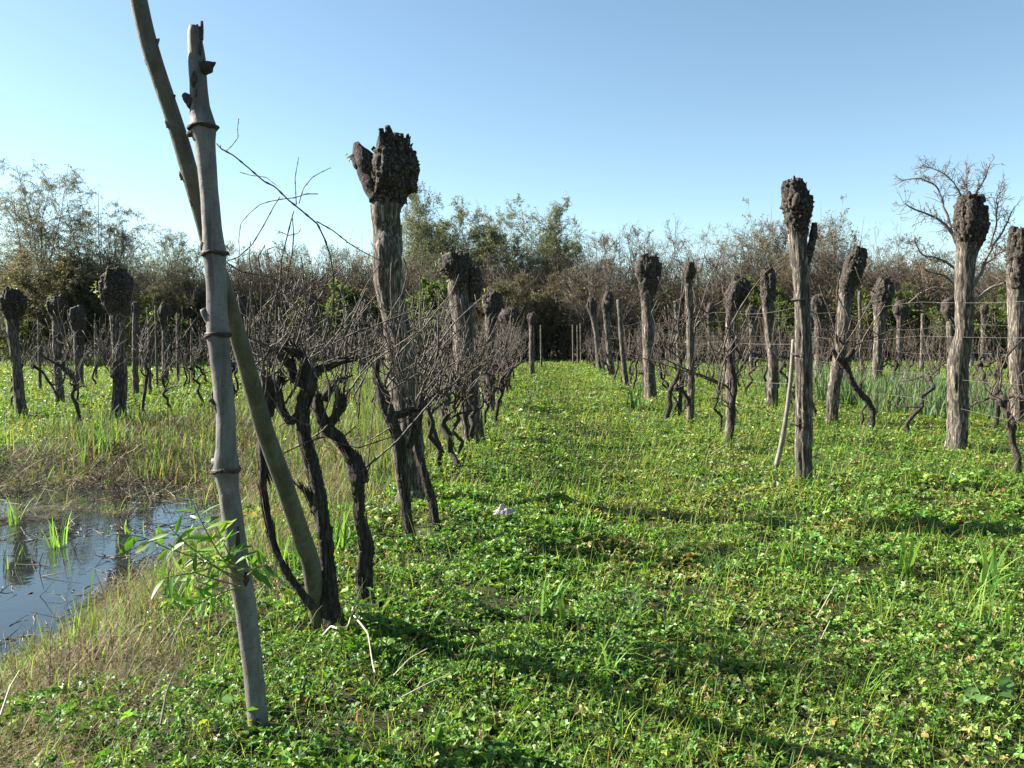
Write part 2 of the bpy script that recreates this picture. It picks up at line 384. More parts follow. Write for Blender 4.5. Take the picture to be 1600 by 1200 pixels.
    L = g.uniform(.06, .27, M) * np.clip(k, 1, 1.5) * (.5 + 1.5 * np.clip(n2(x, y, .5, 66, 3) - .2, 0, 1)); W = g.uniform(.0026, .005, M) * k
    mix = np.clip(n2(x, y, .5, 67, 3) * 3 - .75, 0, 1)
    cd = pick(g, M, [(.19, .145, .07), (.12, .085, .045), (.30, .24, .14), (.07, .05, .03)], [4, 4, 1.2, 3], .2); cg = pick(g, M, [(.12, .16, .03), (.075, .125, .022), (.19, .19, .045)], [3, 2, 3], .2)
    c = np.where((g.random(M) < mix * .9)[:, None], cg, cd)
    mb = MB(); blades(mb, pos, d, L, W, g.uniform(.1, 1.2, M), c, 4)
    o = link('dry_grass', mb.mesh('dry_grass', smooth=False), M_STRAW); tag(o, 'matted straw coloured grass on the bank of the ditch', 'dry grass', None, 'stuff')
    # blue green strap leaves filling the wet ground
    def straps(N, x0, x1, y0, y1, hmin, hmax, dens_seed, thr, kk=1., blue=0.):
        x = g.uniform(x0, x1, N); y = g.uniform(y0, y1, N); x = x + ROW * y
        keep = (n2(x, y, 1.1, dens_seed, 2) > thr) & ((pond_s(x, y) > 1.02) | (dens_seed == 79)); x, y = x[keep], y[keep]
        x = np.repeat(x, 6) + g.normal(size=len(x) * 6) * .07; y = np.repeat(y, 6) + g.normal(size=len(y) * 6) * .07
        M = len(x); a = g.random(M) * 6.283; lean = np.abs(g.normal(size=M)) * .22
        c = pick(g, M, [(.045, .085, .025), (.08, .13, .03), (.13, .165, .04), (.085, .12, .07), (.17, .135, .07)], [3, 4, 2, 3, 3], .18) * (1 - blue) + blue * pick(g, M, [(.07, .13, .075), (.11, .18, .11)], [1, 1], .18)
        return np.stack([x, y, np.maximum(H(x, y), WATER - .03)], -1), np.stack([np.cos(a) * lean, np.sin(a) * lean, np.ones(M)], -1), g.uniform(hmin, hmax, M), g.uniform(.008, .016, M) * kk, g.uniform(0, .3, M), c
    mb = MB()
    for a in ((1100, -3.6, -1.3, 8.6, 20, .16, .42, 71, .54, 1.), (1000, -6.0, -2.0, 10.5, 34, .2, .5, 72, .54, 1.3), (260, -3.1, -1.7, 4.0, 8.6, .12, .3, 73, .58, .8), (130, -7, -2.9, 5.2, 10.4, .12, .34, 79, .5, 1.), (700, -8, -4.5, 10.4, 15, .15, .35, 74, .52, 1.2)):
        blades(mb, *straps(*a), 5)
    o = link('reed_grass', mb.mesh('reed_grass'), M_GRASS); tag(o, 'upright strap leaved grass in the wet ditch left of the lane', 'reeds', None, 'stuff')
    mb = MB(); blades(mb, *straps(750, 6.4, 10.8, 15.2, 25, .4, .85, 75, .46, 2.4, .4), 5)
    o = link('reed_grass', mb.mesh('reed_grass'), M_GRASS); tag(o, 'blue green reed bed behind the vines right of the lane', 'reeds', None, 'stuff')
    # dead stems and litter standing and floating in the water
    mb = MB(); N = 3200; x = g.uniform(-8.2, -2.7, N); y = g.uniform(4.0, 10.6, N); s = pond_s(x, y)
    e = n2(x, y, .8, 81); keep = (s < 1.3) & (((e > .50) & (y > 6.2)) | (s > .95) | (g.random(N) < .12)); x, y = x[keep], y[keep]; M = len(x)
    p = np.stack([x, y, np.full(M, WATER + .002)], -1); d = rv(g, M); d[:, 2] = np.abs(d[:, 2]) * .12
    P = grow(p, d, g.uniform(.05, .32, M), 4, .18, (0, 0, 0), g); P[:, :, 2] = np.maximum(P[:, :, 2], WATER)
    tubes(mb, P, np.linspace(.0032, .0012, 4)[None] * g.uniform(.7, 1.5, (M, 1)), 4, pick(g, M, [(.07, .05, .035), (.16, .12, .075), (.34, .28, .2)], [4, 3, 1.6]))
    q = g.choice(M, 700); c = pick(g, 700, [(.07, .055, .035), (.2, .15, .08), (.4, .36, .28), (.08, .12, .03)], [4, 3, 1.3, 2])
    leaves(mb, p[q] + g.normal(size=(700, 3)) * np.array([.12, .12, .002]) + np.array([0, 0, .004]), rv(g, 700) * np.array([1, 1, .1]), np.tile([0, 0, 1.], (700, 1)) + g.normal(size=(700, 3)) * .1, g.uniform(.02, .06, 700), g.uniform(.008, .02, 700), c)
    o = link('floating_litter', mb.mesh('floating_litter', smooth=False), M_DEAD); tag(o, 'dead stems and leaves lying on the ditch water', 'litter', None, 'stuff')
    # brown dead brush on the far bank
    mb = MB(); N = 2600; x = g.normal(-4.3, 1.5, N); y = g.uniform(9.2, 14, N); keep = (n2(x, y, .9, 86) > .45) & (pond_s(x, y) > .85); x, y = x[keep], y[keep]; M = len(x)
    p = np.stack([x, y, np.maximum(H(x, y), WATER)], -1); d = rv(g, M); d[:, 2] = np.abs(d[:, 2]) + .25
    P = grow(p, d, g.uniform(.15, .5, M), 5, .22, (0, 0, -.06), g)
    tubes(mb, P, np.linspace(.004, .0015, 5)[None] * g.uniform(.7, 1.4, (M, 1)), 3, pick(g, M, [(.19, .13, .09), (.11, .08, .055), (.30, .23, .15)], [4, 3, 2]))
    o = link('dead_brush', mb.mesh('dead_brush', smooth=False), M_DEAD); tag(o, 'tangle of brown dead stalks along the far edge of the ditch water', 'dead stalks', None, 'stuff')

# ================================================================== FOREGROUND POLES
def trace(pts, Y):
    """pts (u,v,w px) at depth Y (number or list) -> centres, radii"""
    Ys = Y if hasattr(Y, '__len__') else [Y] * len(pts)
    if len(Ys) == 2 and len(pts) != 2: Ys = np.linspace(Ys[0], Ys[1], len(pts))
    C = np.array([at(p[0], p[1], y) for p, y in zip(pts, Ys)]); r = np.array([p[2] * y / F / 2 for p, y in zip(pts, Ys)])
    return C, r
def cane(mb, pts, Y, w=2.2, w1=None, n=None, k=6, col=(.2, .16, .13), knots=True, seed=0):
    C, _ = trace([(p[0], p[1], 1) for p in pts], Y); n = n or max(10, 5 * len(pts))
    Ym = np.mean(Y) if hasattr(Y, '__len__') else Y
    r = np.linspace(w, w1 or w * .6, len(C)) * Ym / F / 2
    P, rr = resample(C, r, n)
    if knots:
        ph = (np.arange(n) + seed) % 5 == 0; rr = rr * np.where(ph, 1.5, 1)
    tubes(mb, P[None], rr[None], k, col)

def build_poles():
    YP = 3.1
    prof = [(409, 1190, 38), (406, 1160, 36), (404, 1137, 35), (396, 1050, 33), (390, 1000, 34), (384, 950, 35), (377, 910, 37), (372, 875, 37), (366, 835, 35), (362, 800, 34), (357, 765, 34), (354, 745, 39), (353, 732, 43), (353, 718, 40), (353, 700, 34), (353, 650, 32), (350, 620, 33), (347, 587, 33), (343, 550, 34), (341, 530, 38), (341, 520, 39), (340, 510, 36), (339, 480, 33), (337, 437, 33),
            (336, 412, 35), (335, 395, 39), (334, 388, 37), (332, 360, 32), (327, 300, 29), (323, 255, 31), (320, 223, 34), (318, 206, 41), (317, 197, 43), (316, 188, 38), (313, 169, 32), (311, 145, 29), (310, 131, 28), (308, 94, 28), (305, 66, 24), (304, 48, 22), (305, 41, 18)]
    C, r = trace(prof, [YP] * len(prof)); r = r * .93; base = gnd(408, 1178); 
    t = thing('wooden_pole', 'tall grey wooden pole with broken top and wire rings standing by the ditch bank', 'pole', base)
    mb = MB(); rough(mb, C, r, 240, 28, .05, 3, 3., .12, .05, .07)
    tr = part('trunk', mb, M_POLE, t)
    # splintered top, torn stubs
    mb = MB()
    for pts, w in (([(313, 62, 9), (315, 46, 6), (315.5, 33, 4)], 0), ([(299, 54, 10), (298, 44, 9), (299, 40, 6)], 0), ([(306, 52, 8), (308, 44, 6), (308, 38, 3)], 0)):
        c_, r_ = trace(pts, YP - .005); rough(mb, c_, r_, 12, 8, .3, 5, 5, .4)
    part('splintered_tip', mb, M_SCAR, t)
    for i, pts in enumerate(([(318, 106, 22), (327, 103, 17), (333, 100, 8), (337, 97, 2)], [(302, 163, 20), (293, 154, 14), (288, 149, 10), (285, 152, 4)], [(311, 208, 20), (299, 208, 13), (293, 211, 8)],
                             [(334, 528, 16), (328, 505, 13), (322, 492, 12), (317, 483, 9)], [(344, 645, 12), (338, 630, 10), (330, 624, 8), (326, 626, 4)], [(321, 380, 14), (318, 386, 10), (317, 393, 6)], [(342, 727, 20), (336, 724, 17), (333, 728, 8)])):
        mb = MB(); c_, r_ = trace(pts, YP - .012); rough(mb, c_, r_, 16, 12, .3, 11 + i, 5, .5, .25, .02); part('stub', mb, M_SCAR if i not in (3, 6) else M_POLE, t)
    # bark scars (raised dark patches)
    for cu, cv, w, h_ in ((303, 124, 13, 26), (307, 150, 7, 24), (349, 690, 9, 60), (371, 850, 10, 55), (313, 75, 6, 22), (384, 905, 12, 22), (402, 1130, 12, 36)):
        c_, r_ = trace([(cu, cv + h_ / 2, w * .4), (cu, cv, w), (cu + 1, cv - h_ / 2, w * .4)], YP - .026); r_ = r_ * .9
        mb = MB(); rough(mb, c_, r_, 14, 10, .3, 31, 5, .4); part('bark_scar', mb, M_SCAR, t)
    for v_, u_, w_ in ((198, 317, 43), (395, 335, 39), (521, 341, 39), (733, 353, 43)):
        mb = MB(); c_ = at(u_, v_, YP); ring_tie(mb, c_, w_ * YP / F / 2 + .0005, .0017, 3.3, .05); part('wire_tie', mb, M_WIRE, t)
    for v_, u_, w_ in ((200, 317, 44), (397, 335, 39), (524, 341, 38), (735, 353, 42)):
        mb = MB(); a = np.linspace(0, 6.6, 40); c_ = at(u_, v_, YP); rr = w_ * YP / F / 2 - .002
        P = np.stack([c_[0] + rr * np.cos(a), c_[1] + rr * np.sin(a), c_[2] + .05 * rr * np.cos(a + .6) + .004 * np.sin(a * 3)], -1)
        rough(mb, P, .0045 + .003 * np.abs(np.sin(a * 2.3 + v_)), 60, 8, .4, v_, 5., .4, .3, .01); part('node_ring', mb, M_SCAR, t)
    # willow shoot
    mb = MB(); ml = MB(); g = np.random.default_rng(12)
    stems = [[(382, 905), (350, 893), (310, 872), (265, 858), (220, 838), (185, 834), (165, 838)], [(375, 905), (345, 870), (322, 830), (303, 790)], [(372, 915), (335, 905), (305, 895), (270, 900), (250, 905)], [(380, 900), (365, 880), (350, 850), (338, 822)], [(378, 915), (350, 925), (325, 935), (300, 950)], [(385, 900), (400, 888), (420, 880)], [(376, 912), (330, 880), (285, 845), (262, 820)]]
    for i, s in enumerate(stems):
        Ys = np.linspace(YP - .04, YP - .12 - .06 * (i % 3), len(s)); C_, _ = trace([(a, b, 1) for a, b in s], Ys)
        P, rr = resample(C_, np.linspace(.0035, .0014, len(s)), 24); tubes(mb, P[None], rr[None], 6, (.16, .15, .06))
        nl = 15 if i != 0 else 22
        for j in range(nl):
            q = int((.25 + .75 * j / nl) * 23); p = P[q]; tg = nrm(P[min(q + 1, 23)] - P[max(q - 1, 0)])
            sd = nrm(np.cross(tg, [0, -1, .1])) * (1 if j % 2 else -1); d_ = nrm(tg * .55 + sd * .8 + g.normal(size=3) * .25 + np.array([0, 0, -.12]))
            nr_ = nrm(g.normal(size=3) * .6 + np.array([-.3, -.5, .8])); L_ = g.uniform(.05, .105); W_ = L_ * g.uniform(.2, .28)
            cc = pick(g, 1, [(.07, .16, .02), (.13, .24, .03), (.24, .30, .12)], [3, 4, 1.2], .15)
            sdv = nrm(np.cross(d_, nr_)); nn = np.cross(sdv, d_); ks = np.linspace(0, 1, 6); wf = np.array([.08, .75, 1, .85, .5, .03])
            cl = p + d_ * (ks * L_)[:, None] - nn * (ks ** 2 * L_ * g.uniform(.05, .35))[:, None]
            V = np.concatenate([cl + sdv * (wf * W_ / 2)[:, None] + nn * (wf * W_ * .12)[:, None], cl, cl - sdv * (wf * W_ / 2)[:, None] + nn * (wf * W_ * .12)[:, None]])
            f = [[k, k + 1, k + 7, k + 6] for k in range(5)] + [[k + 6, k + 7, k + 13, k + 12] for k in range(5)]
            ml.add(V, f, np.tile(cc[0], (18, 1)))
    sh = part('shoot', mb, M_DEAD, t, label='leafy green willow shoot sprouting to the left'); subpart('foliage', ml, M_LEAF, sh, t)
    # leaning olive pole
    prof = [(506, 1008, 34, 4.36), (503, 985, 32, 4.33), (497, 960, 29, 4.28), (485, 875, 30, 4.15), (467, 825, 30, 4.05), (442, 750, 31, 3.9), (414, 675, 30, 3.74), (390, 587, 29, 3.56), (374, 531, 28, 3.45), (350, 450, 27, 3.33), (328, 385, 27, 3.27), (316, 340, 26, 3.23), (303, 294, 27, 3.2), (291, 250, 27.5, 3.19), (278, 206, 27, 3.17), (259, 150, 26.5, 3.14), (240, 94, 27, 3.11), (226, 45, 27, 3.09), (217, 0, 27, 3.07), (207, -45, 26, 3.05), (199, -80, 25, 3.04)]
    C, r = trace([p[:3] for p in prof], [p[3] for p in prof]); r = r * .95; b = gnd(505, 1003)
    t2 = thing('wooden_pole', 'olive green smooth pole leaning left against the tall grey pole', 'pole', b)
    mb = MB(); rough(mb, C, r, 200, 24, .03, 5, 2., .1, .03, .08); part('trunk', mb, M_POLE2, t2)
    for u_, v_, s_, Y_ in ((226, 92, -1, 3.11), (280, 272, -1, 3.19), (248, 64, 1, 3.1), (258, 190, -1, 3.15), (296, 312, -1, 3.2), (273, 152, 1, 3.14), (213, 28, -1, 3.08), (480, 890, -1, 4.15)):
        mb = MB(); c_, r_ = trace([(u_ - s_ * 5, v_ + 9, 6), (u_ - s_ * 2, v_, 6), (u_ + s_ * 1, v_ - 4, 2)], Y_ - .005); rough(mb, c_, r_, 10, 10, .2, 21, 4, .4); part('bud_scar', mb, M_POLE2, t2)

# ================================================================== POLLARDS
def flakes(mb, C, r, n, g, out):
    P, rr = resample(C, r, 80); i = g.integers(2, 77, n); an = g.random(n) * 6.283; o = np.stack([np.cos(an), np.sin(an), 0 * an], -1)
    rm = r.max(); p0 = P[i] + o * rr[i][:, None] * .97; d = np.array([[0, 0, 1.]]) * np.where(g.random((n, 1)) < .7, 1, -1) + o * np.abs(g.normal(size=(n, 1))) * out + g.normal(size=(n, 3)) * out * .5
    L = rm * g.uniform(.2, .5, n); W = L * g.uniform(.25, .5, n)
    leaves(mb, p0, d, o + g.normal(size=(n, 3)) * .25, L, W, np.ones((n, 3)) * .5, -.5)
def pollard(name, label, cat, Y, prof, hi, res=1., stubs=8, seed=0, group='pollarded trees standing in the vine rows', extra=(), sprout=None):
    """prof rows (v,u,w) bottom to top; rows from index hi on are the knobbly head."""
    pts = [(p[1], p[0], p[2]) for p in prof]; C, r = trace(pts, Y)
    base = C[0].copy(); base[2] = h1(base[0], base[1]); C[0][2] = min(C[0][2], base[2] - .03)
    t = thing(name, label, cat, base, group)
    g = np.random.default_rng(100 + seed); nn = max(14, int(110 * res)); kk = max(8, int(40 * res))
    r = r.copy(); r[:hi] *= {1: 1.0, 12: .93, 2: .93}.get(seed, .86); r[hi:] *= .95 if seed == 1 else .89
    mb = MB(); he = min(hi + 2, len(prof)); Cb = C[:he].copy(); rb = r[:he].copy(); rb[hi + 1:] *= .8
    Cb[1:hi, :2] += g.normal(size=(max(hi - 1, 0), 2)) * r[1:hi, None] * .18
    rb[0] *= 1.12
    rough(mb, Cb, rb, nn, kk, .2, seed, 9., .2, .1, .16)
    flakes(mb, Cb[:hi + 1], rb[:hi + 1], int(120 * res ** 2), g, .10)
    part('trunk', mb, M_POLL, t)
    if hi < len(prof) - 1:
        mb = MB(); a = C[hi - 1:].copy(); ra = r[hi - 1:].copy(); ra[0] *= .8
        rm = ra.max(); ra[-1] = max(ra[-1], .5 * rm); ra[-2] = max(ra[-2], .74 * rm)
        rough(mb, a, ra * np.linspace(1.0, .88, len(ra)), max(12, int(70 * res)), max(10, int(56 * res)), .2, seed + 2, 9., .7, .22, rm * .5, True, .2)
        nk = 5 + int(4 * min(res, 1.2)); zz = np.linspace(0, 1, len(ra))
        for j in range(nk):
            an = 6.283 * (j + g.random() * .7) / nk; o = np.array([math.cos(an), math.sin(an), 0]); h0 = g.uniform(.1, .45); h2 = g.uniform(.55, 1.0); h1_ = (h0 + h2) / 2
            ax = lambda h: np.array([np.interp(h, zz, a[:, i]) for i in range(3)])
            pr = lambda h: np.interp(h, zz, ra)
            kr = rm * g.choice([.14, .2, .27, .36, .46]) * g.uniform(.85, 1.15)
            K = np.array([ax(h0) + o * pr(h0) * .6, ax(h1_) + o * max(pr(h1_) - kr * .7, 0), ax(h2) + o * max(pr(h2) - kr * .35, 0) + np.array([0, 0, rm * .05]), ax(h2) + o * max(pr(h2) - kr * .15, 0) + np.array([0, 0, rm * g.uniform(.12, .4)])])
            K[0] -= np.array([0, 0, rm * g.uniform(-.1, .2)])
            rough(mb, K, np.array([kr * .4, kr * 1.05, kr * .85, kr * g.uniform(.3, .6)]), max(8, int(30 * res)), max(8, int(26 * res)), .3, seed * 7 + j, 7., .5, .25, kr * .8, True, .3)
        # stubs and knobs
        top = a[-1]; cen = a[len(a) // 2]
        for j in range(stubs):
            an = g.random() * 6.283; hh = g.uniform(.25, 1.0); q = a[1] + (a[-1] - a[1]) * hh
            rr = np.interp(hh, np.linspace(0, 1, len(ra) - 1), ra[1:]) * .8
            o = np.array([math.cos(an), math.sin(an), 0]); p0 = q + o * rr * .72
            dr_ = nrm(o * g.uniform(.3, 1.) + np.array([0, 0, g.uniform(.15, 1.)])); ln = rm * g.uniform(.3, .6); w = rm * g.uniform(.06, .14)
            rough(mb, np.array([p0, p0 + dr_ * ln * .6, p0 + dr_ * ln]), np.array([w * 1.3, w, w * .8]), max(5, int(14 * res)), max(6, int(14 * res)), .25, seed + j, 5., .8, .2, w)
        for j in range(g.integers(2, 4 + int(3 * min(res, 1.2)))):
            an = g.random() * 6.283; o = np.array([math.cos(an), math.sin(an), 0]); rt = ra[-1] * g.uniform(.3, 1.15); p0 = a[-1] + o * rt - np.array([0, 0, rm * .35]); ln = rm * g.uniform(.35, .62); w = rm * g.choice([.09, .14, .2, .28])
            rough(mb, np.array([p0, p0 + np.array([0, 0, ln * .6]) + o * ln * .12, p0 + np.array([0, 0, ln]) + o * ln * g.uniform(0, .35)]), np.array([w * 1.2, w, w * g.uniform(.35, .9)]), max(6, int(18 * res)), max(6, int(14 * res)), .35, seed + 60 + j, 5., .8, .2, w)
        flakes(mb, a, ra, int(110 * res), g, .22)
        for e in extra:
            c_, r_ = trace([(p[0], p[1], p[2]) for p in e], Y - .02); rough(mb, c_, r_, 16, 14, .3, seed + 50, 6., .6, .2, .04)
        hd = part('head', mb, M_HEAD, t)
        if sprout:
            ml = MB()
            for (su, sv, sn) in sprout:
                p = at(su, sv, Y - .03); p = np.tile(p, (sn, 1)) + g.normal(size=(sn, 3)) * .035 * Y / 10
                leaves(ml, p, rv(g, sn), rv(g, sn), g.uniform(.03, .06, sn) * max(1, Y / 10), g.uniform(.012, .02, sn) * max(1, Y / 10), pick(g, sn, [(.16, .24, .04), (.22, .28, .05)], [1, 1], .15))
            part('sprout', ml, M_LEAF, t)
    return t
POLL = {}
def build_pollards():
    def add(key, *a, **k): POLL[key] = pollard('pollard_tree', *a, **k)
    add('P1', 'thickest pollarded tree, tall with a dark fist-shaped head, left edge of the grass lane', 'tree', 7.6,
        [(806, 650, 66), (790, 649, 56), (770, 647, 52), (720, 640, 47), (650, 628, 44), (570, 624, 43), (500, 621, 40), (440, 613, 42), (400, 609, 43), (360, 606, 44), (330, 604, 46), (318, 605, 50), (305, 608, 58), (285, 612, 79), (270, 615, 75), (257, 616, 68), (246, 616, 62), (236, 616, 54), (228, 616, 46), (221, 616, 38), (217, 616, 28)], 11, 1.5, 9, 1,
        extra=([(600, 305, 46), (585, 278, 44), (570, 252, 34), (560, 234, 18), (556, 223, 9)], [(580, 272, 26), (562, 256, 20), (549, 243, 8)], [(603, 250, 28), (599, 228, 20), (598, 212, 15), (598, 207, 9)], [(588, 268, 20), (582, 248, 12), (579, 240, 6)], [(620, 240, 24), (619, 218, 16), (619, 208, 11)], [(630, 246, 18), (631, 228, 12), (632, 216, 7)], [(635, 285, 36), (645, 288, 26), (651, 286, 12)]), sprout=[(541, 245, 5)])
    add('P2', 'pollarded tree leaning left with dark crusted right flank and yellow sprout, second along lane', 'tree', 11.9,
        [(704, 739, 40), (690, 738, 36), (640, 733, 34), (560, 727, 36), (500, 725, 37), (450, 722, 37), (436, 721, 40), (430, 720, 46), (415, 714, 50), (404, 711, 42), (397, 712, 24)], 6, 1.1, 9, 2,
        extra=([(738, 420, 22), (744, 442, 22), (741, 462, 18), (737, 472, 8)], [(697, 420, 22), (691, 408, 14), (690, 402, 8)]), sprout=[(692, 402, 14), (684, 418, 10), (700, 432, 8)])
    add('P3', 'small round-headed pollarded tree behind the second one on the lane left side', 'tree', 17.6,
        [(642, 765, 18), (560, 765, 17), (500, 766, 18), (492, 768, 22), (478, 771, 34), (465, 771, 32), (457, 770, 16)], 2, .6, 6, 3, sprout=[(757, 470, 10)])
    add('P4', 'low flat-headed pollarded tree far down the left side of the lane', 'tree', 24,
        [(608, 790, 15), (520, 792, 14), (508, 792, 20), (495, 794, 36), (488, 793, 26), (484, 793, 10)], 1, .5, 5, 4)
    add('P5', 'tiny pollarded tree nearest the dark lane end on its left side', 'tree', 33,
        [(582, 831, 9), (510, 831, 9), (505, 831, 12), (496, 832, 20), (489, 832, 10)], 1, .4, 4, 5)
    add('R1a', 'tall slim pollarded tree with pale cut scar on its head, right edge of the lane', 'tree', 8.62,
        [(766, 1255, 34), (755, 1255, 30), (700, 1254, 29), (600, 1253, 29), (500, 1252, 27), (430, 1251, 27), (380, 1249, 29), (356, 1247, 34), (345, 1246, 42), (330, 1246, 49), (312, 1245, 50), (299, 1243, 40), (290, 1242, 26), (283, 1241, 12)], 7, 1.3, 8, 6,
        extra=([(1256, 425, 10), (1265, 395, 12), (1271, 368, 12), (1272, 348, 7)], [(1232, 312, 16), (1228, 300, 12), (1224, 296, 7)]))
    add('R1b', 'crooked pollarded tree wrapped in vine canes with head bent to the right', 'tree', 11.9,
        [(699, 1135, 13), (680, 1138, 14), (650, 1143, 17), (620, 1144, 18), (560, 1142, 17), (510, 1142, 16), (488, 1143, 18), (478, 1146, 27), (465, 1151, 38), (450, 1155, 38), (441, 1156, 26), (435, 1156, 12)], 6, .9, 7, 7)
    add('R1c', 'straight pale slender pollarded post with a small knob on top', 'tree', 14.5,
        [(668, 1078, 13), (600, 1077, 13), (500, 1076, 13), (440, 1076, 13), (434, 1076, 16), (427, 1077, 23), (418, 1077, 23), (411, 1078, 12)], 3, .7, 6, 8)
    add('R1d', 'dark broad-headed pollarded tree midway along the right side of the lane', 'tree', 19.3,
        [(634, 1018, 25), (620, 1016, 21), (560, 1013, 19), (500, 1011, 20), (460, 1012, 23), (450, 1012, 29), (435, 1013, 38), (420, 1013, 42), (409, 1013, 36), (403, 1013, 20)], 4, .8, 8, 9)
    add('R1f', 'narrow pollarded tree far along the right side of the lane, leaning right', 'tree', 32,
        [(590, 956, 12), (530, 950, 10), (490, 947, 11), (484, 948, 16), (475, 950, 20), (463, 951, 18), (456, 952, 8)], 2, .5, 5, 10)
    add('R1g', 'smallest dark pollarded tree at the far right side of the lane', 'tree', 38,
        [(582, 937, 9), (520, 932, 9), (490, 926, 10), (486, 925, 14), (478, 924, 18), (471, 924, 13), (466, 924, 6)], 2, .4, 4, 11)
    add('R2b', 'stout pollarded tree with rugged sunlit bark and round head, second row right', 'tree', 10.8,
        [(718, 1496, 42), (706, 1497, 35), (690, 1498, 32), (640, 1502, 31), (580, 1500, 30), (573, 1499, 34), (520, 1505, 28), (460, 1506, 28), (400, 1511, 30), (386, 1512, 36), (375, 1514, 45), (360, 1517, 52), (340, 1517, 54), (324, 1516, 44), (313, 1516, 28), (308, 1517, 12)], 9, 1.2, 10, 12)
    add('R3a', 'pollarded tree cut by the right edge of the view, head crusted dark', 'tree', 14.5,
        [(670, 1590, 36), (650, 1590, 31), (560, 1588, 28), (450, 1590, 30), (418, 1591, 34), (405, 1593, 40), (390, 1595, 43), (372, 1595, 36), (364, 1594, 26), (358, 1594, 14)], 4, 1., 8, 13)
    add('R2c', 'pollarded tree bending right with a tilted club head, behind the slim tall one', 'tree', 14.5,
        [(668, 1299, 24), (650, 1301, 21), (600, 1306, 22), (540, 1313, 22), (480, 1320, 22), (452, 1324, 26), (440, 1326, 31), (425, 1331, 34), (406, 1338, 34), (397, 1341, 24), (390, 1343, 12)], 5, .9, 7, 14)
    add('R2d', 'upright dark pollarded tree with narrow head just left of the slim tall one', 'tree', 17.9,
        [(642, 1206, 20), (560, 1206, 17), (500, 1202, 18), (472, 1200, 20), (462, 1200, 24), (450, 1200, 28), (434, 1200, 27), (424, 1199, 19), (417, 1198, 8)], 3, .7, 7, 15)
    add('R2e', 'short mushroom-headed pollarded tree between the vine-wrapped and upright dark ones', 'tree', 34,
        [(590, 1175, 10), (520, 1175, 9), (503, 1176, 12), (497, 1176, 18), (490, 1177, 26), (484, 1178, 24), (479, 1178, 10)], 2, .5, 5, 16)
    add('R2f', 'distant small pollarded tree right of the straight pale post', 'tree', 42,
        [(574, 1110, 8), (500, 1109, 8), (495, 1109, 12), (487, 1110, 18), (479, 1111, 15), (473, 1111, 6)], 1, .4, 4, 17)
    add('R3b', 'pollarded tree with pear-shaped dark head under the bare vase-shaped tree', 'tree', 20.3,
        [(629, 1367, 21), (610, 1369, 18), (560, 1371, 18), (500, 1374, 20), (482, 1376, 24), (474, 1378, 29), (465, 1379, 33), (452, 1380, 34), (443, 1380, 22), (435, 1380, 10)], 4, .8, 7, 18)
    add('R3c', 'blackish round-headed pollarded tree close behind the slim tall one', 'tree', 27,
        [(602, 1280, 15), (530, 1280, 14), (502, 1280, 16), (494, 1280, 23), (484, 1279, 29), (471, 1278, 28), (462, 1278, 14)], 2, .5, 6, 19)
    add('R3d', 'far thin pollarded tree right of the pear-headed one', 'tree', 40,
        [(578, 1404, 10), (500, 1406, 10), (493, 1406, 16), (484, 1407, 24), (476, 1407, 20), (469, 1407, 8)], 1, .4, 5, 20)
    add('R3e', 'pollarded tree half hidden behind the stout sunlit one', 'tree', 33,
        [(589, 1487, 13), (500, 1485, 14), (495, 1485, 20), (484, 1484, 28), (473, 1484, 26), (465, 1484, 12)], 1, .5, 5, 21)
    add('R4a', 'remote stubby pollarded tree right of the stout sunlit one', 'tree', 45,
        [(571, 1536, 8), (492, 1537, 8), (488, 1537, 12), (482, 1538, 16), (476, 1538, 8)], 1, .4, 4, 22)
    add('LL1', 'dark pollarded tree with biggest round head beyond the ditch', 'tree', 15.2,
        [(663, 188, 30), (645, 187, 25), (600, 186, 23), (540, 184, 22), (492, 183, 24), (482, 182, 34), (468, 181, 46), (450, 180, 52), (436, 182, 46), (426, 183, 28), (420, 183, 10)], 4, 1., 9, 23, sprout=[(156, 440, 14), (152, 455, 12)])
    add('LL2', 'leaning dark pollarded tree nearest the left edge of the view', 'tree', 15.6,
        [(659, 34, 18), (580, 28, 16), (520, 22, 18), (500, 20, 22), (490, 20, 31), (475, 19, 42), (461, 19, 38), (453, 18, 18)], 3, .8, 8, 24, sprout=[(18, 448, 8)])
    add('LL3', 'smaller pollarded tree with flat wide head between the two big left ones', 'tree', 19,
        [(634, 95, 14), (560, 92, 12), (500, 89, 14), (491, 89, 22), (478, 89, 34), (469, 89, 28), (463, 89, 12)], 2, .6, 6, 25, sprout=[(80, 466, 8)])
    add('LL4', 'short pollarded tree just left of the biggest round-headed one', 'tree', 25,
        [(609, 124, 13), (520, 121, 14), (511, 120, 20), (496, 120, 30), (486, 119, 26), (480, 118, 12)], 1, .5, 6, 26)
    add('LL5', 'thin pollarded tree just right of the biggest round-headed one beyond ditch', 'tree', 20.9,
        [(624, 213, 11), (550, 212, 9), (484, 212, 10), (480, 212, 14), (477, 212, 14), (473, 212, 6)], 2, .5, 4, 27)
    add('LL7', 'pollarded tree with leafy yellow sprout left of the tall grey pole', 'tree', 26,
        [(605, 258, 11), (510, 258, 10), (503, 258, 14), (490, 257, 22), (481, 257, 20), (475, 257, 8)], 1, .5, 5, 28, sprout=[(243, 490, 10)])
    add('B1', 'dark pollarded tree seen just right of the leaning olive pole', 'tree', 22,
        [(620, 392, 18), (540, 388, 16), (500, 384, 18), (492, 382, 22), (480, 380, 26), (469, 378, 17), (463, 378, 6)], 2, .6, 5, 29)
    add('B2', 'dark pollarded tree seen through the tangled canes of the nearest vines', 'tree', 28,
        [(600, 486, 14), (520, 486, 14), (500, 486, 16), (482, 486, 22), (469, 485, 20), (460, 484, 8)], 1, .5, 5, 30)
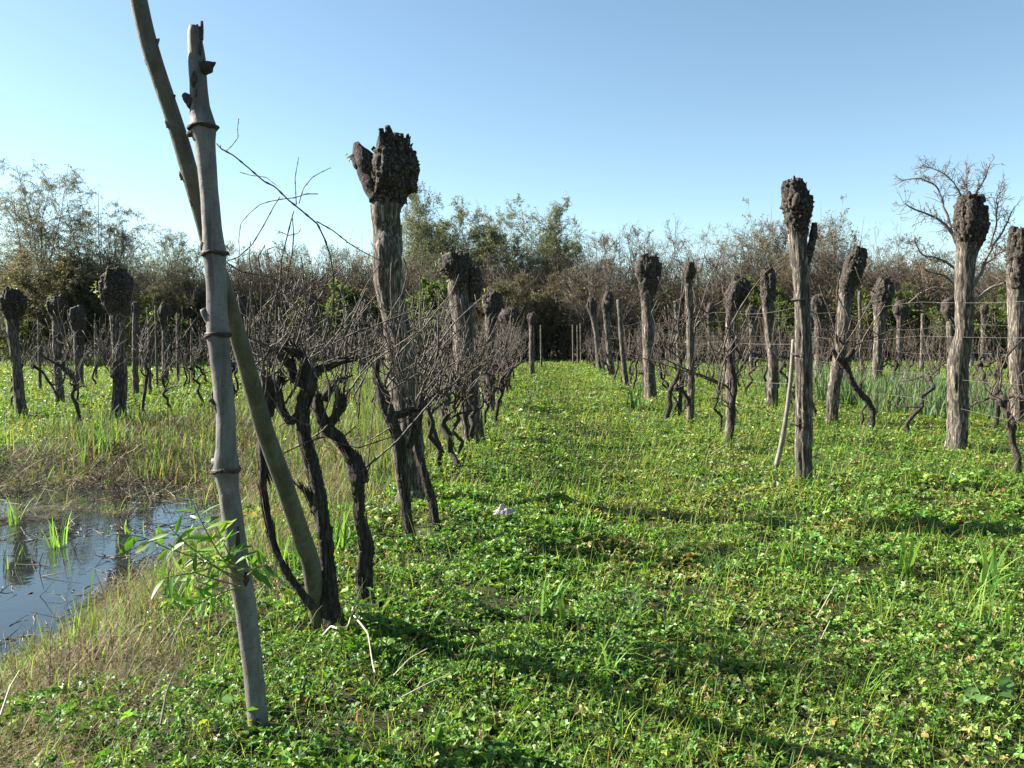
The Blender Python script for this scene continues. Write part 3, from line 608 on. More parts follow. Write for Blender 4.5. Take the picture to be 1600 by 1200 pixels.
    add('B3', 'dark pollarded tree left of the thickest one beyond the ditch', 'tree', 36,
        [(583, 566, 12), (520, 565, 12), (500, 565, 14), (487, 568, 24), (476, 571, 22), (470, 572, 10)], 1, .5, 5, 31)
    # wire ties on the slim tall pollard
    t = POLL['R1a']
    for v_, w_ in ((468, 27), (553, 28), (660, 29), (395, 28)):
        mb = MB(); ring_tie(mb, at(1252, v_, 8.62), w_ * 8.62 / F / 2 * 1.1, .004, 1.6, .03); part('wire_tie', mb, M_WIRE, t)
    mb = MB(); c_, r_ = trace([(1242, 322, 8), (1244, 312, 15), (1247, 302, 8)], 8.62 - .15); rough(mb, c_, r_ * .8, 10, 14, .05, 4); part('cut_scar', mb, M_POLL, t)
    # plain stakes
    for Y, prof, lb in ((25, [(608, 979, 10), (540, 973, 8), (468, 967, 8)], 'slim pale leaning stake between broad-headed and narrow far pollards right of lane'),
                        (46, [(564, 896, 3.5), (507, 895, 3)], 'leftmost of three thin stakes at the far right end of the lane'),
                        (47, [(564, 903, 3), (508, 902, 2.5)], 'middle of three thin stakes at the far right end of the lane'),
                        (48, [(563, 908, 3), (505, 907, 2.5)], 'rightmost of three thin stakes at the far right end of the lane'),
                        (21, [(620, 235, 5), (480, 231, 4)], 'thin pale stake left of the sprouting pollard beyond the ditch'),
                        (24, [(612, 246, 4), (478, 243, 3.5)], 'second thin pale stake right of the biggest-headed left pollard'),
                        (26, [(602, 301, 5), (498, 299, 4)], 'thin stake standing just left of the tall grey pole beyond the ditch'),
                        (27, [(598, 278, 5), (492, 277, 4)], 'thin stake between the sprouting pollard and the tall grey pole'),
                        (23, [(612, 63, 5), (500, 60, 4)], 'thin stake between the two leftmost pollards'),
                        (29, [(592, 150, 5), (505, 149, 4)], 'thin stake right behind the biggest-headed left pollard'),
                        (24, [(608, 440, 6), (480, 437, 5)], 'thin stake seen through canes right of the olive pole'),
                        (26, [(604, 540, 6), (480, 541, 5)], 'thin stake seen left of the thickest pollard trunk'),
                        (28, [(598, 680, 6), (500, 681, 5)], 'thin stake seen right of the thickest pollard trunk'),
                        (20, [(625, 1065, 7), (470, 1055, 6)], 'thin leaning stake just left of the straight pale post'),
                        (24, [(605, 1348, 6), (455, 1343, 6)], 'thin pale stake left of the pear-headed pollard'),
                        (30, [(590, 1440, 7), (490, 1442, 6)], 'short grey stake between pear-headed and stout pollards'),
                        (40, [(572, 846, 4), (508, 845, 3)], 'short stake at the far end of the lane on its left side')):
        pollard('wooden_stake', lb, 'stake', Y, prof, len(prof) - 1, .4, 0, int(Y), 'thin stakes among the vines')
    C, r = trace([(1213, 728, 8), (1222, 690, 8), (1230, 640, 7), (1236, 590, 6.5), (1240, 530, 6)], [8.9, 8.85, 8.8, 8.75, 8.72])
    t = thing('wooden_stake', 'curved pale stick propped against the slim tall pollard', 'stake', gnd(1213, 728), 'thin stakes among the vines')
    mb = MB(); rough(mb, C, r, 40, 12, .05, 2); part('stem', mb, M_STICK, t)

# ================================================================== VINES
def shag(mb, C, r, n, g):
    P, rr = resample(C, r, 60); i = g.integers(2, 50, n); an = g.random(n) * 6.283
    o = np.stack([np.cos(an), np.sin(an), 0 * an], -1); tg = nrm(P[i + 5] - P[i]); p0 = P[i] + o * rr[i][:, None] * .9
    Q = np.stack([p0, p0 + tg * .03 + o * .002, p0 + tg * .06 + o * .005, p0 + tg * g.uniform(.07, .12, (n, 1)) + o * g.uniform(.004, .016, (n, 1))], 1)
    tubes(mb, Q, np.array([[.0035, .004, .003, .0012]]) * g.uniform(.7, 1.5, (n, 1)), 4)
VC = (.2, .165, .135)
def gen_vine(seed, h=.95, reach=.5, nar=3, nc=14, fat=1., up=2.1, lean=None):
    g = np.random.default_rng(seed); tr = MB(); canes = []
    dx, dy = g.normal(size=2) * .16 if lean is None else lean
    k = 8; q = np.linspace(0, 1, k); C = np.stack([dx * q ** 1.5 + g.normal(size=k) * .035, dy * q ** 1.5 + g.normal(size=k) * .05, h * q - .04], -1); C[0, :2] *= .3
    r0 = g.uniform(.022, .034) * fat; r = np.interp(q, [0, .1, .8, 1], [1.5, 1.05, .85, 1.1]) * r0
    rough(tr, C, r, 36, 10, .25, seed, 6., .15, .25, .09)
    kn = C[-1] + g.normal(size=3) * .02; rough(tr, np.array([kn - [0, 0, .06], kn, kn + [0, .01, .06]]), np.array([r0 * .9, r0 * 1.7, r0 * .6]), 12, 10, .3, seed + 3, 6., .5, .4, .03)
    arms = []
    for j in range(nar):
        s = 1 if j % 2 else -1
        t0 = 1 if j < 2 else g.uniform(.55, .9); st = np.array([np.interp(t0, q, C[:, i]) for i in range(3)])
        P = grow(st[None], np.array([[g.normal() * .35, s * g.uniform(.5, 1), g.uniform(.25, .9)]]), [reach * g.uniform(.5, 1.1)], 6, .28, (0, 0, .03), g)[0]
        rough(tr, P, np.linspace(r0 * .6, r0 * .3, 6), 22, 8, .25, seed + j, 5., .2, .25, .05); arms.append(P)
    A = np.stack(arms); i = g.integers(0, nar, nc); t = g.uniform(.15, 1, nc); st, tg = along(A, i, t)
    d = nrm(tg * .15 + g.normal(size=(nc, 3)) * np.array([.26, .28, .25]) + np.array([0, 0, up])); L = g.uniform(.25, .95, nc)
    P = grow(st, d, L, 9, .19, (0, 0, .035), g); rad = np.linspace(.0055, .0028, 9)[None] * g.uniform(.7, 1.25, (nc, 1)) * fat
    rad = rad * (1 + .45 * ((np.arange(9)[None] + g.integers(0, 2, (nc, 1))) % 2))
    for j in range(nc):
        m = MB(); tubes(m, P[j:j + 1], rad[j:j + 1], 5, VC)
        ns = g.integers(0, 4)
        if ns:
            s2, tg2 = along(P, np.full(ns, j), g.uniform(.2, .95, ns)); P2 = grow(s2, tg2 + rv(g, ns) * .8, g.uniform(.06, .3, ns), 5, .15, (0, 0, 0), g); tubes(m, P2, np.linspace(.0032, .0018, 5)[None] * np.ones((ns, 1)) * fat, 4, VC)
        canes.append(m)
    # fine dead twigs around the arms
    nt_ = 14; i = g.integers(0, nar, nt_); st, tg = along(A, i, g.random(nt_)); P = grow(st, rv(g, nt_), g.uniform(.08, .3, nt_), 5, .25, (0, 0, -.02), g)
    m = MB(); tubes(m, P, np.linspace(.0035, .0018, 5)[None] * np.ones((nt_, 1)) * fat, 4, VC); canes.append(m)
    return tr, canes
def join(ms):
    o = MB()
    for m in ms:
        for v, c in zip(m.v, m.c): pass
        o.v += m.v; o.c += m.c; o.f += [f + o.n for f in m.f]; o.n += m.n
    return o
def shift(m, loc):
    m.v = [v + np.asarray(loc) for v in m.v]; return m
VG = 'bare grapevines trained in rows'
def near_vine(label, base, seed, **k):
    base = np.array([base[0], base[1], h1(base[0], base[1])])
    t = thing('grapevine', label, 'vine', base, VG); tr, cs = gen_vine(seed, **k)
    part('trunk', shift(tr, base), M_VINE, t)
    for c in cs: part('cane', shift(c, base), M_CANE, t)
    return t
def traced_vine(label, base_uv, trunks, canes, Y, seed, extra=0, cen=None):
    b = gnd(*base_uv); t = thing('grapevine', label, 'vine', b, VG); g = np.random.default_rng(seed)
    mb = MB()
    for i, s in enumerate(trunks):
        C, r = trace(s, Y if not isinstance(Y, dict) else Y[i]); jit = g.normal(size=C.shape) * .006; jit[0] = 0
        rough(mb, C + jit, r, 20 + 10 * len(s), 16, .42, seed + i, 7., .1, .25, .04, True, .25); shag(mb, C + jit, r, 7 * len(s), g)
    part('trunk', mb, M_VINE, t)
    for i, s in enumerate(canes):
        w = 2.4
        if not isinstance(s[0], tuple): w, s = s[0], s[1:]
        mb = MB(); dz = g.uniform(-.12, .12); y0 = Y if not hasattr(Y, '__len__') else Y[0]
        cane(mb, s, [y0 + dz * .3 + .0 * j + dz * j / len(s) for j in range(len(s))], w, w * .62, seed=i); part('cane', mb, M_CANE, t)
    if extra:
        for i in range(extra):
            u0, u1, v0, v1 = cen; u = g.uniform(u0, u1); v = g.uniform(v0, v1); L = g.uniform(40, 150)
            s = [(u, v)]
            du = g.normal() * .25; tw_ = g.random() < .14; wd = g.uniform(1.6, 3.4)
            if tw_: du = g.choice([-1, 1]) * g.uniform(.5, 1.6); L *= .7; wd = g.uniform(2., 5.5); v += g.uniform(0, 90)
            for k in range(5):
                du += g.normal() * (.55 if tw_ else .2); s.append((s[-1][0] + du * L / 5, s[-1][1] - L / 5))
            mb = MB(); yy = (Y if not hasattr(Y, '__len__') else Y[0]) + g.uniform(-.35, .45); cane(mb, s, [yy] * 6, wd, 1.3, seed=i)
            for q in range(g.integers(0, 4)):
                k = g.integers(1, 5); a_ = s[k]; sg = g.choice([-1, 1]); l_ = g.uniform(12, 45); cane(mb, [a_, (a_[0] + sg * l_ * .5, a_[1] - l_ * .3), (a_[0] + sg * l_ * .7 + g.normal() * 4, a_[1] - l_)], [yy, yy + .02, yy + .05], 1.5, 1., 8, 5)

            part('cane', mb, M_CANE, t)
    return t
def build_vines():
    Y = 4.25
    traced_vine('nearest grapevine, thick forked dark trunk rising beside the leaning olive pole base', (522, 985),
        [[(527, 995, 34), (518, 950, 28), (511, 900, 24), (505, 850, 22), (498, 800, 24), (494, 760, 20), (486, 715, 20), (479, 690, 20), (473, 655, 18), (478, 625, 20), (484, 600, 22), (478, 572, 18)],
         [(515, 975, 18), (503, 940, 15), (508, 890, 12)], [(492, 800, 12), (482, 775, 9), (468, 760, 7)],
         [(486, 605, 16), (462, 590, 14), (452, 570, 14), (440, 555, 12), (425, 545, 10)], [(480, 600, 14), (505, 575, 14), (520, 570, 10), (545, 560, 8)],
         [(476, 640, 14), (455, 660, 12), (440, 640, 11), (432, 610, 12), (438, 590, 10)], [(478, 575, 14), (470, 555, 13), (452, 547, 10)]],
        [[3, (510, 530), (518, 500), (522, 460), (521, 430), (516, 400), (508, 375), (496, 350), (470, 328), (450, 312), (430, 292), (412, 283), (388, 262), (365, 243), (345, 232), (338, 224)],
         [2.2, (495, 346), (520, 360), (545, 380), (570, 395), (596, 408)], [1.5, (373, 185), (371, 200), (372, 215), (362, 228), (353, 236), (346, 234), (344, 226)],
         [1.3, (375, 269), (392, 274), (416, 277), (432, 290)], [1.6, (463, 320), (462, 300), (461, 278), (464, 260), (467, 245)], [1.6, (467, 318), (474, 294), (488, 277), (500, 270), (517, 262)],
         [1.6, (497, 303), (478, 303), (460, 309), (441, 311), (420, 315), (405, 320), (390, 333), (376, 349), (373, 375), (375, 405), (380, 440)],
         [2.2, (354, 408), (372, 402), (394, 382), (412, 352), (427, 324), (437, 308)], [2.4, (354, 410), (375, 424), (400, 429), (425, 433), (450, 450), (480, 461), (510, 466)],
         [3, (405, 530), (408, 490), (409, 450), (406, 420), (403, 402), (414, 383)], [3, (420, 520), (430, 470), (437, 440), (441, 400), (456, 340), (459, 330)], [2.6, (437, 492), (444, 460), (450, 425), (456, 400), (459, 370), (457, 340)],
         [3.2, (460, 550), (474, 500), (480, 470), (470, 450), (460, 435)], [2.6, (482, 485), (500, 465), (510, 445), (512, 424)], [2, (390, 520), (393, 490), (385, 455), (375, 430), (372, 400)],
         [2.2, (400, 560), (395, 520), (398, 490), (391, 470), (390, 440)], [3.4, (415, 545), (436, 535), (450, 520)], [2, (420, 405), (417, 390), (430, 385), (442, 392), (450, 398)],
         [1.6, (437, 362), (452, 368), (466, 364), (470, 358)], [2, (470, 400), (473, 420), (475, 450), (478, 480), (477, 530)], [3.2, (446, 630), (460, 605), (470, 570)], [2.6, (453, 622), (465, 600), (472, 560)],
         [2.6, (530, 590), (520, 610), (505, 650), (490, 700)], [2.6, (535, 530), (560, 480), (572, 450), (585, 462)]],
        Y, 61, 42, (385, 545, 520, 640))
    traced_vine('thin dark vine stem curving along the left of the leaning olive pole', (490, 948),
        [[(490, 950, 14), (470, 922, 12), (446, 888, 11), (428, 850, 11), (415, 800, 11), (410, 760, 11), (410, 715, 13), (413, 665, 16), (416, 630, 20), (418, 605, 18), (412, 580, 12)], [(420, 650, 14), (428, 620, 12), (424, 595, 9)], [(412, 720, 8), (418, 735, 6)]],
        [[3, (412, 600), (404, 570), (400, 540), (398, 500), (392, 470), (394, 440)], [2.4, (420, 600), (430, 560), (432, 520), (426, 490)], [2.2, (416, 610), (438, 640), (470, 660), (485, 665)], [2.4, (416, 720), (440, 710), (480, 690), (505, 682)]],
        4.12, 62, 24, (385, 440, 540, 620))
    traced_vine('crooked vine with a knobbed elbow and long cane sweeping up right', (572, 950),
        [[(574, 960, 34), (569, 930, 26), (566, 890, 24), (569, 850, 20), (563, 810, 17), (560, 775, 17), (559, 752, 24), (552, 725, 19), (541, 705, 16), (528, 688, 16), (510, 668, 18), (497, 640, 16), (500, 615, 14)], [(563, 748, 26), (566, 738, 14), (560, 720, 10), (545, 700, 8)],
         [(512, 668, 12), (526, 645, 14), (534, 628, 20), (533, 616, 10)], [(505, 625, 14), (520, 600, 12), (538, 590, 8)]],
        [[3.4, (563, 738), (590, 715), (620, 690), (650, 655), (680, 620), (706, 596)], [2, (575, 728), (578, 690), (582, 650), (586, 620)], [2.6, (520, 690), (560, 700), (590, 690), (620, 680)], [3, (460, 700), (490, 682), (505, 672), (512, 664)], [3, (480, 690), (505, 683), (540, 680), (556, 666)],
         [2.6, (540, 620), (560, 590), (590, 560), (620, 540), (650, 520)], [2.4, (538, 610), (545, 570), (550, 530), (560, 490)]],
        4.75, 63, 24, (490, 620, 540, 660))
    traced_vine('dark vine with shaggy stem against the left foot of the thickest pollard', (645, 858),
        [[(647, 862, 18), (640, 835, 14), (636, 800, 15), (632, 760, 17), (628, 720, 18), (620, 680, 18), (608, 650, 18), (600, 625, 20), (594, 600, 14)], [(606, 650, 14), (625, 648, 12), (650, 640, 9)], [(602, 630, 12), (588, 590, 10), (592, 560, 8)], [(640, 700, 10), (652, 660, 9), (660, 620, 8)]],
        [[2.4, (600, 600), (615, 570), (640, 560), (670, 540)], [2.2, (655, 500), (667, 495), (682, 497), (677, 523), (668, 522)], [2.4, (575, 690), (610, 668), (650, 648), (680, 630)], [2.2, (612, 410), (610, 440), (612, 480), (608, 520), (615, 580)], [2.2, (630, 402), (637, 425), (628, 460), (612, 485), (600, 510)], [2, (600, 487), (618, 487), (628, 487)]],
        6.1, 64, 30, (580, 670, 540, 650))
    traced_vine('vine with pale lower stem leaning on the right foot of thickest pollard', (686, 838),
        [[(688, 842, 14), (682, 815, 12), (676, 785, 12), (664, 750, 13), (655, 715, 12), (650, 680, 12), (655, 650, 12), (660, 625, 10)], [(655, 700, 8), (640, 660, 8), (636, 620, 7)]],
        [[2.2, (655, 640), (668, 600), (676, 560), (690, 520), (700, 505)], [2, (660, 630), (690, 590), (702, 560)]],
        6.5, 65, 16, (640, 700, 560, 640))
    near_vine('vine with knobby fork just right of the thickest pollard', gnd(690, 740), 701, h=1.05, reach=.6, nar=4, nc=13, lean=(-.25, -.2))
    near_vine('sinuous vine standing in front of the second pollard along the lane', gnd(720, 722), 702, h=.95, reach=.5, nar=4, nc=13, lean=(-.1, .1))
    near_vine('bushy vine at the right foot of the second lane pollard', gnd(757, 668), 703, h=.7, reach=.6, nar=5, nc=16, fat=1.2)
    near_vine('vine with dark stem in front of the second lane pollard trunk', gnd(738, 700), 704, h=.8, reach=.5, nar=4, nc=14)
    near_vine('forked vine at the right edge of the view with curling arm', gnd(1590, 745), 705, h=.85, reach=.75, nar=4, nc=12, fat=1.35, lean=(-.1, .1))
    near_vine('twisting bare vine right of the stout sunlit pollard', gnd(1553, 672), 706, h=1.1, reach=.7, nar=4, nc=10, fat=1.3)
    traced_vine('curved vine stem standing alone on grass right of the slim tall pollard', (1357, 675),
        [[(1356, 678, 10), (1363, 660, 9), (1364, 640, 9), (1355, 625, 9), (1340, 612, 9), (1330, 595, 9), (1325, 580, 10), (1318, 565, 10)], [(1322, 575, 8), (1310, 560, 7), (1300, 545, 6)], [(1320, 568, 8), (1332, 545, 7)]],
        [[1.8, (1325, 575), (1340, 540), (1345, 500)], [1.8, (1318, 565), (1310, 530), (1315, 490)]], 13.6, 66, 10, (1300, 1345, 530, 570))
    traced_vine('thin vine stem hooked left beside the straight pale post', (1040, 652),
        [[(1040, 655, 7), (1048, 635, 7), (1045, 612, 7), (1052, 600, 7), (1060, 585, 7), (1064, 560, 7)], [(1063, 655, 6), (1063, 630, 6), (1066, 600, 6), (1063, 570, 6)]],
        [[1.6, (1064, 560), (1050, 530), (1052, 500)], [1.6, (1064, 560), (1072, 520), (1075, 490)]], 15.3, 67, 14, (1045, 1085, 530, 565))
    # canes wrapped round the crooked pollard
    traced_vine('vine whose loose canes hang round the crooked wrapped pollard', (1138, 692),
        [[(1137, 695, 9), (1144, 660, 9), (1142, 640, 9), (1148, 600, 8), (1138, 560, 8), (1146, 530, 7)]],
        [[2, (1150, 640), (1127, 632), (1126, 610), (1135, 570), (1130, 530), (1122, 495)], [2, (1146, 635), (1128, 625), (1130, 590), (1140, 540)], [1.8, (1158, 540), (1150, 590), (1146, 625)], [1.8, (1150, 640), (1158, 650)], [1.8, (1135, 560), (1160, 530), (1175, 500)]], 11.75, 68, 14, (1120, 1165, 540, 620))
    # prototypes, copied down the rows
    protos = []
    for i in range(14):
        tr, cs = gen_vine(900 + i, h=.8 + .3 * (i % 3) / 2, reach=.5 + .1 * (i % 2), nar=5, nc=19, fat=1.15) if i < 7 else gen_vine(900 + i, h=.7 + .3 * (i % 3) / 2, reach=.34 + .1 * (i % 2), nar=3, nc=15, fat=1.0)
        a = tr.mesh('trunk'); b = join(cs).mesh('crown'); a.materials.append(M_VINE); b.materials.append(M_CANE); protos.append((a, b))
    g = np.random.default_rng(55)
    ORD = ['first', 'second', 'third', 'fourth', 'fifth', 'sixth', 'seventh', 'eighth', 'ninth', 'tenth', 'eleventh', 'twelfth']
    rows = [('left lane row', -.95, 8.8, 46, .68, [(7.6, 'the thickest pollard'), (11.9, 'the second lane pollard'), (17.6, 'the small round-headed pollard'), (24, 'the low flat-headed pollard'), (33, 'the tiny pollard by the lane end')]),
            ('right lane row', 2.8, 13, 46, 1.5, [(11.9, 'the vine-wrapped pollard'), (14.5, 'the straight pale post'), (19.3, 'the broad-headed pollard'), (32, 'the narrow far pollard')]),
            ('second row right', 5.35, 12.4, 46, 1.4, [(10.8, 'the stout sunlit pollard'), (14.5, 'the bending pollard'), (17.9, 'the upright dark pollard'), (34, 'the mushroom-headed pollard')]),
            ('third row right', 8.3, 15.5, 46, 1.4, [(14.5, 'the pollard at the right edge'), (20.3, 'the pear-headed pollard'), (33, 'the half hidden pollard')]),
            ('fourth row right', 11.3, 18, 46, 1.6, [(16, 'its nearest end'), (32, 'its middle')]),
            ('fifth row right', 14.4, 24, 46, 2.0, [(16, 'its nearest end')]),
            ('first row beyond ditch', -7.2, 13.5, 46, 1.15, [(12, 'the nearest end'), (15.2, 'the biggest-headed left pollard'), (22, 'the pollard by the olive pole'), (28, 'the pollard behind canes'), (36, 'the farthest left pollard')]),
            ('second row beyond ditch', -10.1, 15, 46, 1.5, [(13, 'the nearest end'), (19, 'the flat-headed left pollard'), (26, 'the sprouting pollard')]),
            ('third row beyond ditch', -13.2, 22, 46, 2.0, [(13, 'its nearest end')])]
    for rn, x0, y0, y1, sp, refs in rows:
        y = y0; cnt = {}
        while y < y1:
            yy = y + g.normal() * .15; x = x0 + ROW * yy + g.normal() * .12
            if abs(x) < .72 * yy + 1:
                ref = [r for r in refs if r[0] <= yy][-1]; k = cnt.get(ref, 0); cnt[ref] = k + 1
                lb = '%s bare vine beyond %s, %s' % (ORD[min(k, 11)], ref[1], rn)
                if k >= 12: lb = 'one of the last bare vines far along the %s' % rn
                t = thing('grapevine', lb, 'vine', (x, yy, h1(x, yy)), VG); pr = protos[g.integers(0, 7) + (0 if 'left lane' in rn or 'first row beyond' in rn else 7)]
                t.rotation_euler = (0, 0, R(g.choice([0, 180]) + g.normal() * 14)); s = g.uniform(.85, 1.2); t.scale = (s, s, s * g.uniform(.92, 1.12))
                link('trunk', pr[0], None, t); link('crown', pr[1], None, t)
            y += sp * g.uniform(.8, 1.2)
    # trellis wires
    def wire(lb, x0, z, ya, yb, r=.0017):
        n = 60; yy = np.linspace(ya, yb, n); x = x0 + ROW * yy; sag = -.05 * np.abs(np.sin((yy - ya) / 4.5 * math.pi)) + .03 * np.sin(yy * .7 + z * 9)
        mb = MB(); P = np.stack([x + .02 * np.sin(yy * 1.3 + z), yy, z + sag], -1); tubes(mb, P[None], np.full((1, n), r), 5, (.14, .12, .105))
        b = P[0]; o = link('trellis_wire', mb.mesh('trellis_wire', b), M_WIRE, None, tuple(b)); tag(o, lb, 'wire', 'trellis wires along the vine rows')
    for nm, x0, ya, zs in (('row right of the lane', 2.78, 8.7, (.62, 1.0, 1.42, 1.85)), ('second row right of the lane', 5.3, 7.5, (.62, 1.02, 1.5, 1.95)), ('third row right of the lane', 8.25, 12, (.75, 1.2, 1.7)), ('row left of the lane', -1.02, 4.3, (1.25, 1.62))):
        for k, z in enumerate(zs):
            wire('%s trellis wire from the ground in the %s' % (('lowest', 'second', 'third', 'fourth')[k], nm), x0, z, ya, 44)

# ================================================================== SMALL THINGS
def build_small():
    g = np.random.default_rng(20)
    def tuft(label, u, v, n, L, W, lean, droop, cols, name='grass_tuft', cat='plant', r=.03):
        b = gnd(u, v); M = n; a = g.random(M) * 6.283; ln = np.abs(g.normal(size=M)) * lean
        p = np.tile(b, (M, 1)); p[:, 0] += g.normal(size=M) * r; p[:, 1] += g.normal(size=M) * r; p[:, 2] = H(p[:, 0], p[:, 1]) + .5 * hum(p[:, 0], p[:, 1]) * (u > 600); L = L * (1.45 if u > 600 else 1.1); W = W * (1.3 if u > 600 else 1); p[:, 2] = np.maximum(p[:, 2], WATER - .02)
        d = np.stack([np.cos(a) * ln, np.sin(a) * ln, np.ones(M)], -1); c = pick(g, M, cols, np.ones(len(cols)), .15)
        mb = MB(); blades(mb, p, d, g.uniform(L * .55, L, M), g.uniform(W * .7, W, M), g.uniform(droop * .3, droop, M), c, 5)
        o = link(name, mb.mesh(name, tuple(b)), M_GRASS, None, tuple(b)); tag(o, label, cat, 'larger plants standing out of the leaf mat')
    GG = [(.10, .2, .03), (.06, .14, .025), (.16, .25, .05)]; BG = [(.08, .15, .06), (.12, .2, .08)]
    tuft('broad strap-leaved rosette in the middle foreground clover', 862, 975, 12, .2, .022, .4, .35, GG, 'strap_leaf_plant')
    tuft('wide arching grass tuft with two long bent blades, lower middle', 938, 1078, 22, .36, .008, .75, 1.1, GG)
    tuft('fine bright grass tuft right of the white rag', 905, 848, 40, .24, .006, .55, .6, GG, r=.09)
    tuft('strap-leaved clump on the shadow strip, lower right', 1412, 905, 12, .26, .022, .3, .25, GG, 'strap_leaf_plant')
    tuft('small strap-leaved clump left of the bigger one in the shadow strip', 1240, 895, 9, .22, .02, .45, .4, GG, 'strap_leaf_plant')
    tuft('spreading strap-leaved clump by the right edge beyond shadow strip', 1545, 925, 14, .32, .02, .6, .5, GG, 'strap_leaf_plant')
    tuft('tall thin grass tuft, lower right of the view', 1520, 990, 34, .36, .006, .3, .5, GG, r=.09)
    tuft('upright thin blades in front of the shadow strip', 1372, 985, 12, .22, .006, .2, .2, GG)
    tuft('dark pointed clump in the clover, right of centre', 990, 975, 9, .16, .014, .5, .3, BG)
    tuft('loose grass tuft in the lower right clover', 1345, 1100, 20, .22, .005, .5, .5, GG, r=.05)
    tuft('grey green tuft left of the small strap-leaved clump', 1125, 905, 22, .2, .007, .6, .6, BG, r=.06)
    tuft('fresh green sword-leaved clump between the two nearest vines', 528, 865, 16, .46, .02, .18, .15, GG, 'strap_leaf_plant', r=.05)
    tuft('sword-leaved clump left of the leaning olive pole', 455, 900, 12, .36, .018, .2, .2, GG, 'strap_leaf_plant', r=.05)
    tuft('green sword-leaved clump standing in the ditch water', 90, 885, 16, .38, .016, .35, .25, GG, 'strap_leaf_plant', r=.05)
    tuft('small sword-leaved clump in water at the left edge', 22, 838, 10, .3, .016, .3, .25, GG, 'strap_leaf_plant', r=.04)
    tuft('broad leaved clump on the bank under the willow shoot', 282, 950, 14, .28, .024, .35, .4, GG, 'strap_leaf_plant')
    tuft('strap leaves below the dark pollard beyond the ditch', 160, 700, 26, .5, .02, .35, .5, GG, 'strap_leaf_plant', r=.15)
    tuft('strap-leaved clump at the foot of the broad-headed lane pollard', 990, 645, 26, .45, .024, .3, .3, BG, 'strap_leaf_plant', r=.12)
    # big leaved weed, lower right
    b = gnd(1545, 1125); t = thing('broadleaf_weed', 'weed with big pale rounded leaves at the lower right', 'plant', b); ms = MB(); ml = MB()
    for i in range(9):
        a = g.random() * 6.283; P = grow(b[None], np.array([[math.cos(a) * .5, math.sin(a) * .5, 1]]), [g.uniform(.07, .16)], 5, .1, (0, 0, 0), g); tubes(ms, P, np.full((1, 5), .0025), 5, (.12, .18, .06))
        d = np.array([[math.cos(a), math.sin(a), .1]]) + g.normal(size=(1, 3)) * .3; leaves(ml, P[:, -1], d, np.array([[0, -.4, 1.]]) + g.normal(size=(1, 3)) * .4, [g.uniform(.06, .1)], [g.uniform(.045, .07)], pick(g, 1, [(.10, .19, .05), (.2, .26, .12)], [2, 1], .1), .12)
    part('stem', ms, M_GRASS, t); part('foliage', ml, M_LEAF, t)
    # lobed leafy weeds round the vine foot and at lower left
    for lb, u, v, n in (('leafy weed with lobed leaves at the nearest vine foot', 570, 985, 26), ('yellow green weed leaves right of the fallen canes', 625, 1005, 18), ('single bright leaf cluster at the tall grey pole foot', 365, 1160, 9), ('bright leafy weeds beside the pale vine foot', 700, 735, 26), ('leafy weed left of the crooked elbowed vine', 455, 975, 16)):
        b = gnd(u, v); t = thing('leafy_weed', lb, 'plant', b, 'leafy weeds along the left vine row'); ms = MB(); ml = MB(); a = g.random(n) * 6.283
        P = grow(np.tile(b, (n, 1)) + g.normal(size=(n, 3)) * [.06, .06, 0], np.stack([np.cos(a) * .7, np.sin(a) * .7, np.ones(n)], -1), g.uniform(.06, .2, n), 5, .1, (0, 0, 0), g)
        tubes(ms, P, np.full((n, 5), .0016), 4, (.12, .18, .05)); cc = pick(g, n, [(.12, .22, .03), (.08, .17, .025), (.2, .27, .04)], [3, 3, 1.5], .15)
        for k in range(3):
            aa = a + (k - 1) * .9; leaves(ml, P[:, -1], np.stack([np.cos(aa), np.sin(aa), g.normal(size=n) * .3], -1), np.stack([g.normal(size=n) * .4, g.normal(size=n) * .4 - .2, np.ones(n)], -1), g.uniform(.03, .055, n), g.uniform(.022, .04, n), cc)
        part('stem', ms, M_GRASS, t); part('foliage', ml, M_LEAF, t)
    # crumpled white rag
    b = gnd(788, 843); b[2] += .9 * float(hum(b[:1], b[1:2])[0]); n = 26; s = np.linspace(-1, 1, n); X, Yg = np.meshgrid(s, s, indexing='ij')
    z = .035 * fbm(np.stack([X * 2.2, Yg * 2.2, 0 * X], -1), 5, 3) + .06 * np.exp(-(X ** 2 + Yg ** 2) * 1.5) * (.4 + vnoise(np.stack([X * 4, Yg * 4, 0 * X], -1), 8)) + .02
    jx = (fbm(np.stack([X * 3, Yg * 3, 0 * X + 4], -1), 6, 2) - .5) * .05
    V = np.stack([b[0] + X * .065 + jx + Yg * .02, b[1] + Yg * .06 + jx, b[2] + z + .02], -1); idx = np.arange(n * n).reshape(n, n)
    f = np.stack([idx[:-1, :-1], idx[1:, :-1], idx[1:, 1:], idx[:-1, 1:]], -1).reshape(-1, 4); mb = MB(); mb.add(V, f, (.40, .37, .335)); V2 = V.copy(); V2[..., 2] -= .003; mb.add(V2, f[:, ::-1], (.40, .37, .335))
    o = link('rag', mb.mesh('rag', tuple(b)), M_STRAW, None, tuple(b)); tag(o, 'crumpled whitish rag lying on the green lane', 'rag')
    # fallen canes and stalks
    def fallen(lb, lines, w, colr):
        b = gnd(*lines[0][0]); mb = MB()
        for ln in lines:
            P = np.array([gnd(p[0], p[1], .05 + .03 * ((i * 7) % 3)) for i, p in enumerate(ln)]); P[:, 2] += .8 * hum(P[:, 0], P[:, 1]); P, rr = resample(P, np.linspace(w, w * .6, len(P)), 8 * len(P)); tubes(mb, P[None], rr[None], 6, colr)
        o = link('fallen_stalk', mb.mesh('fallen_stalk', tuple(b)), M_DEAD, None, tuple(b)); tag(o, lb, 'stalk', 'dry stalks lying on the ground')
    ST = (.42, .36, .26)
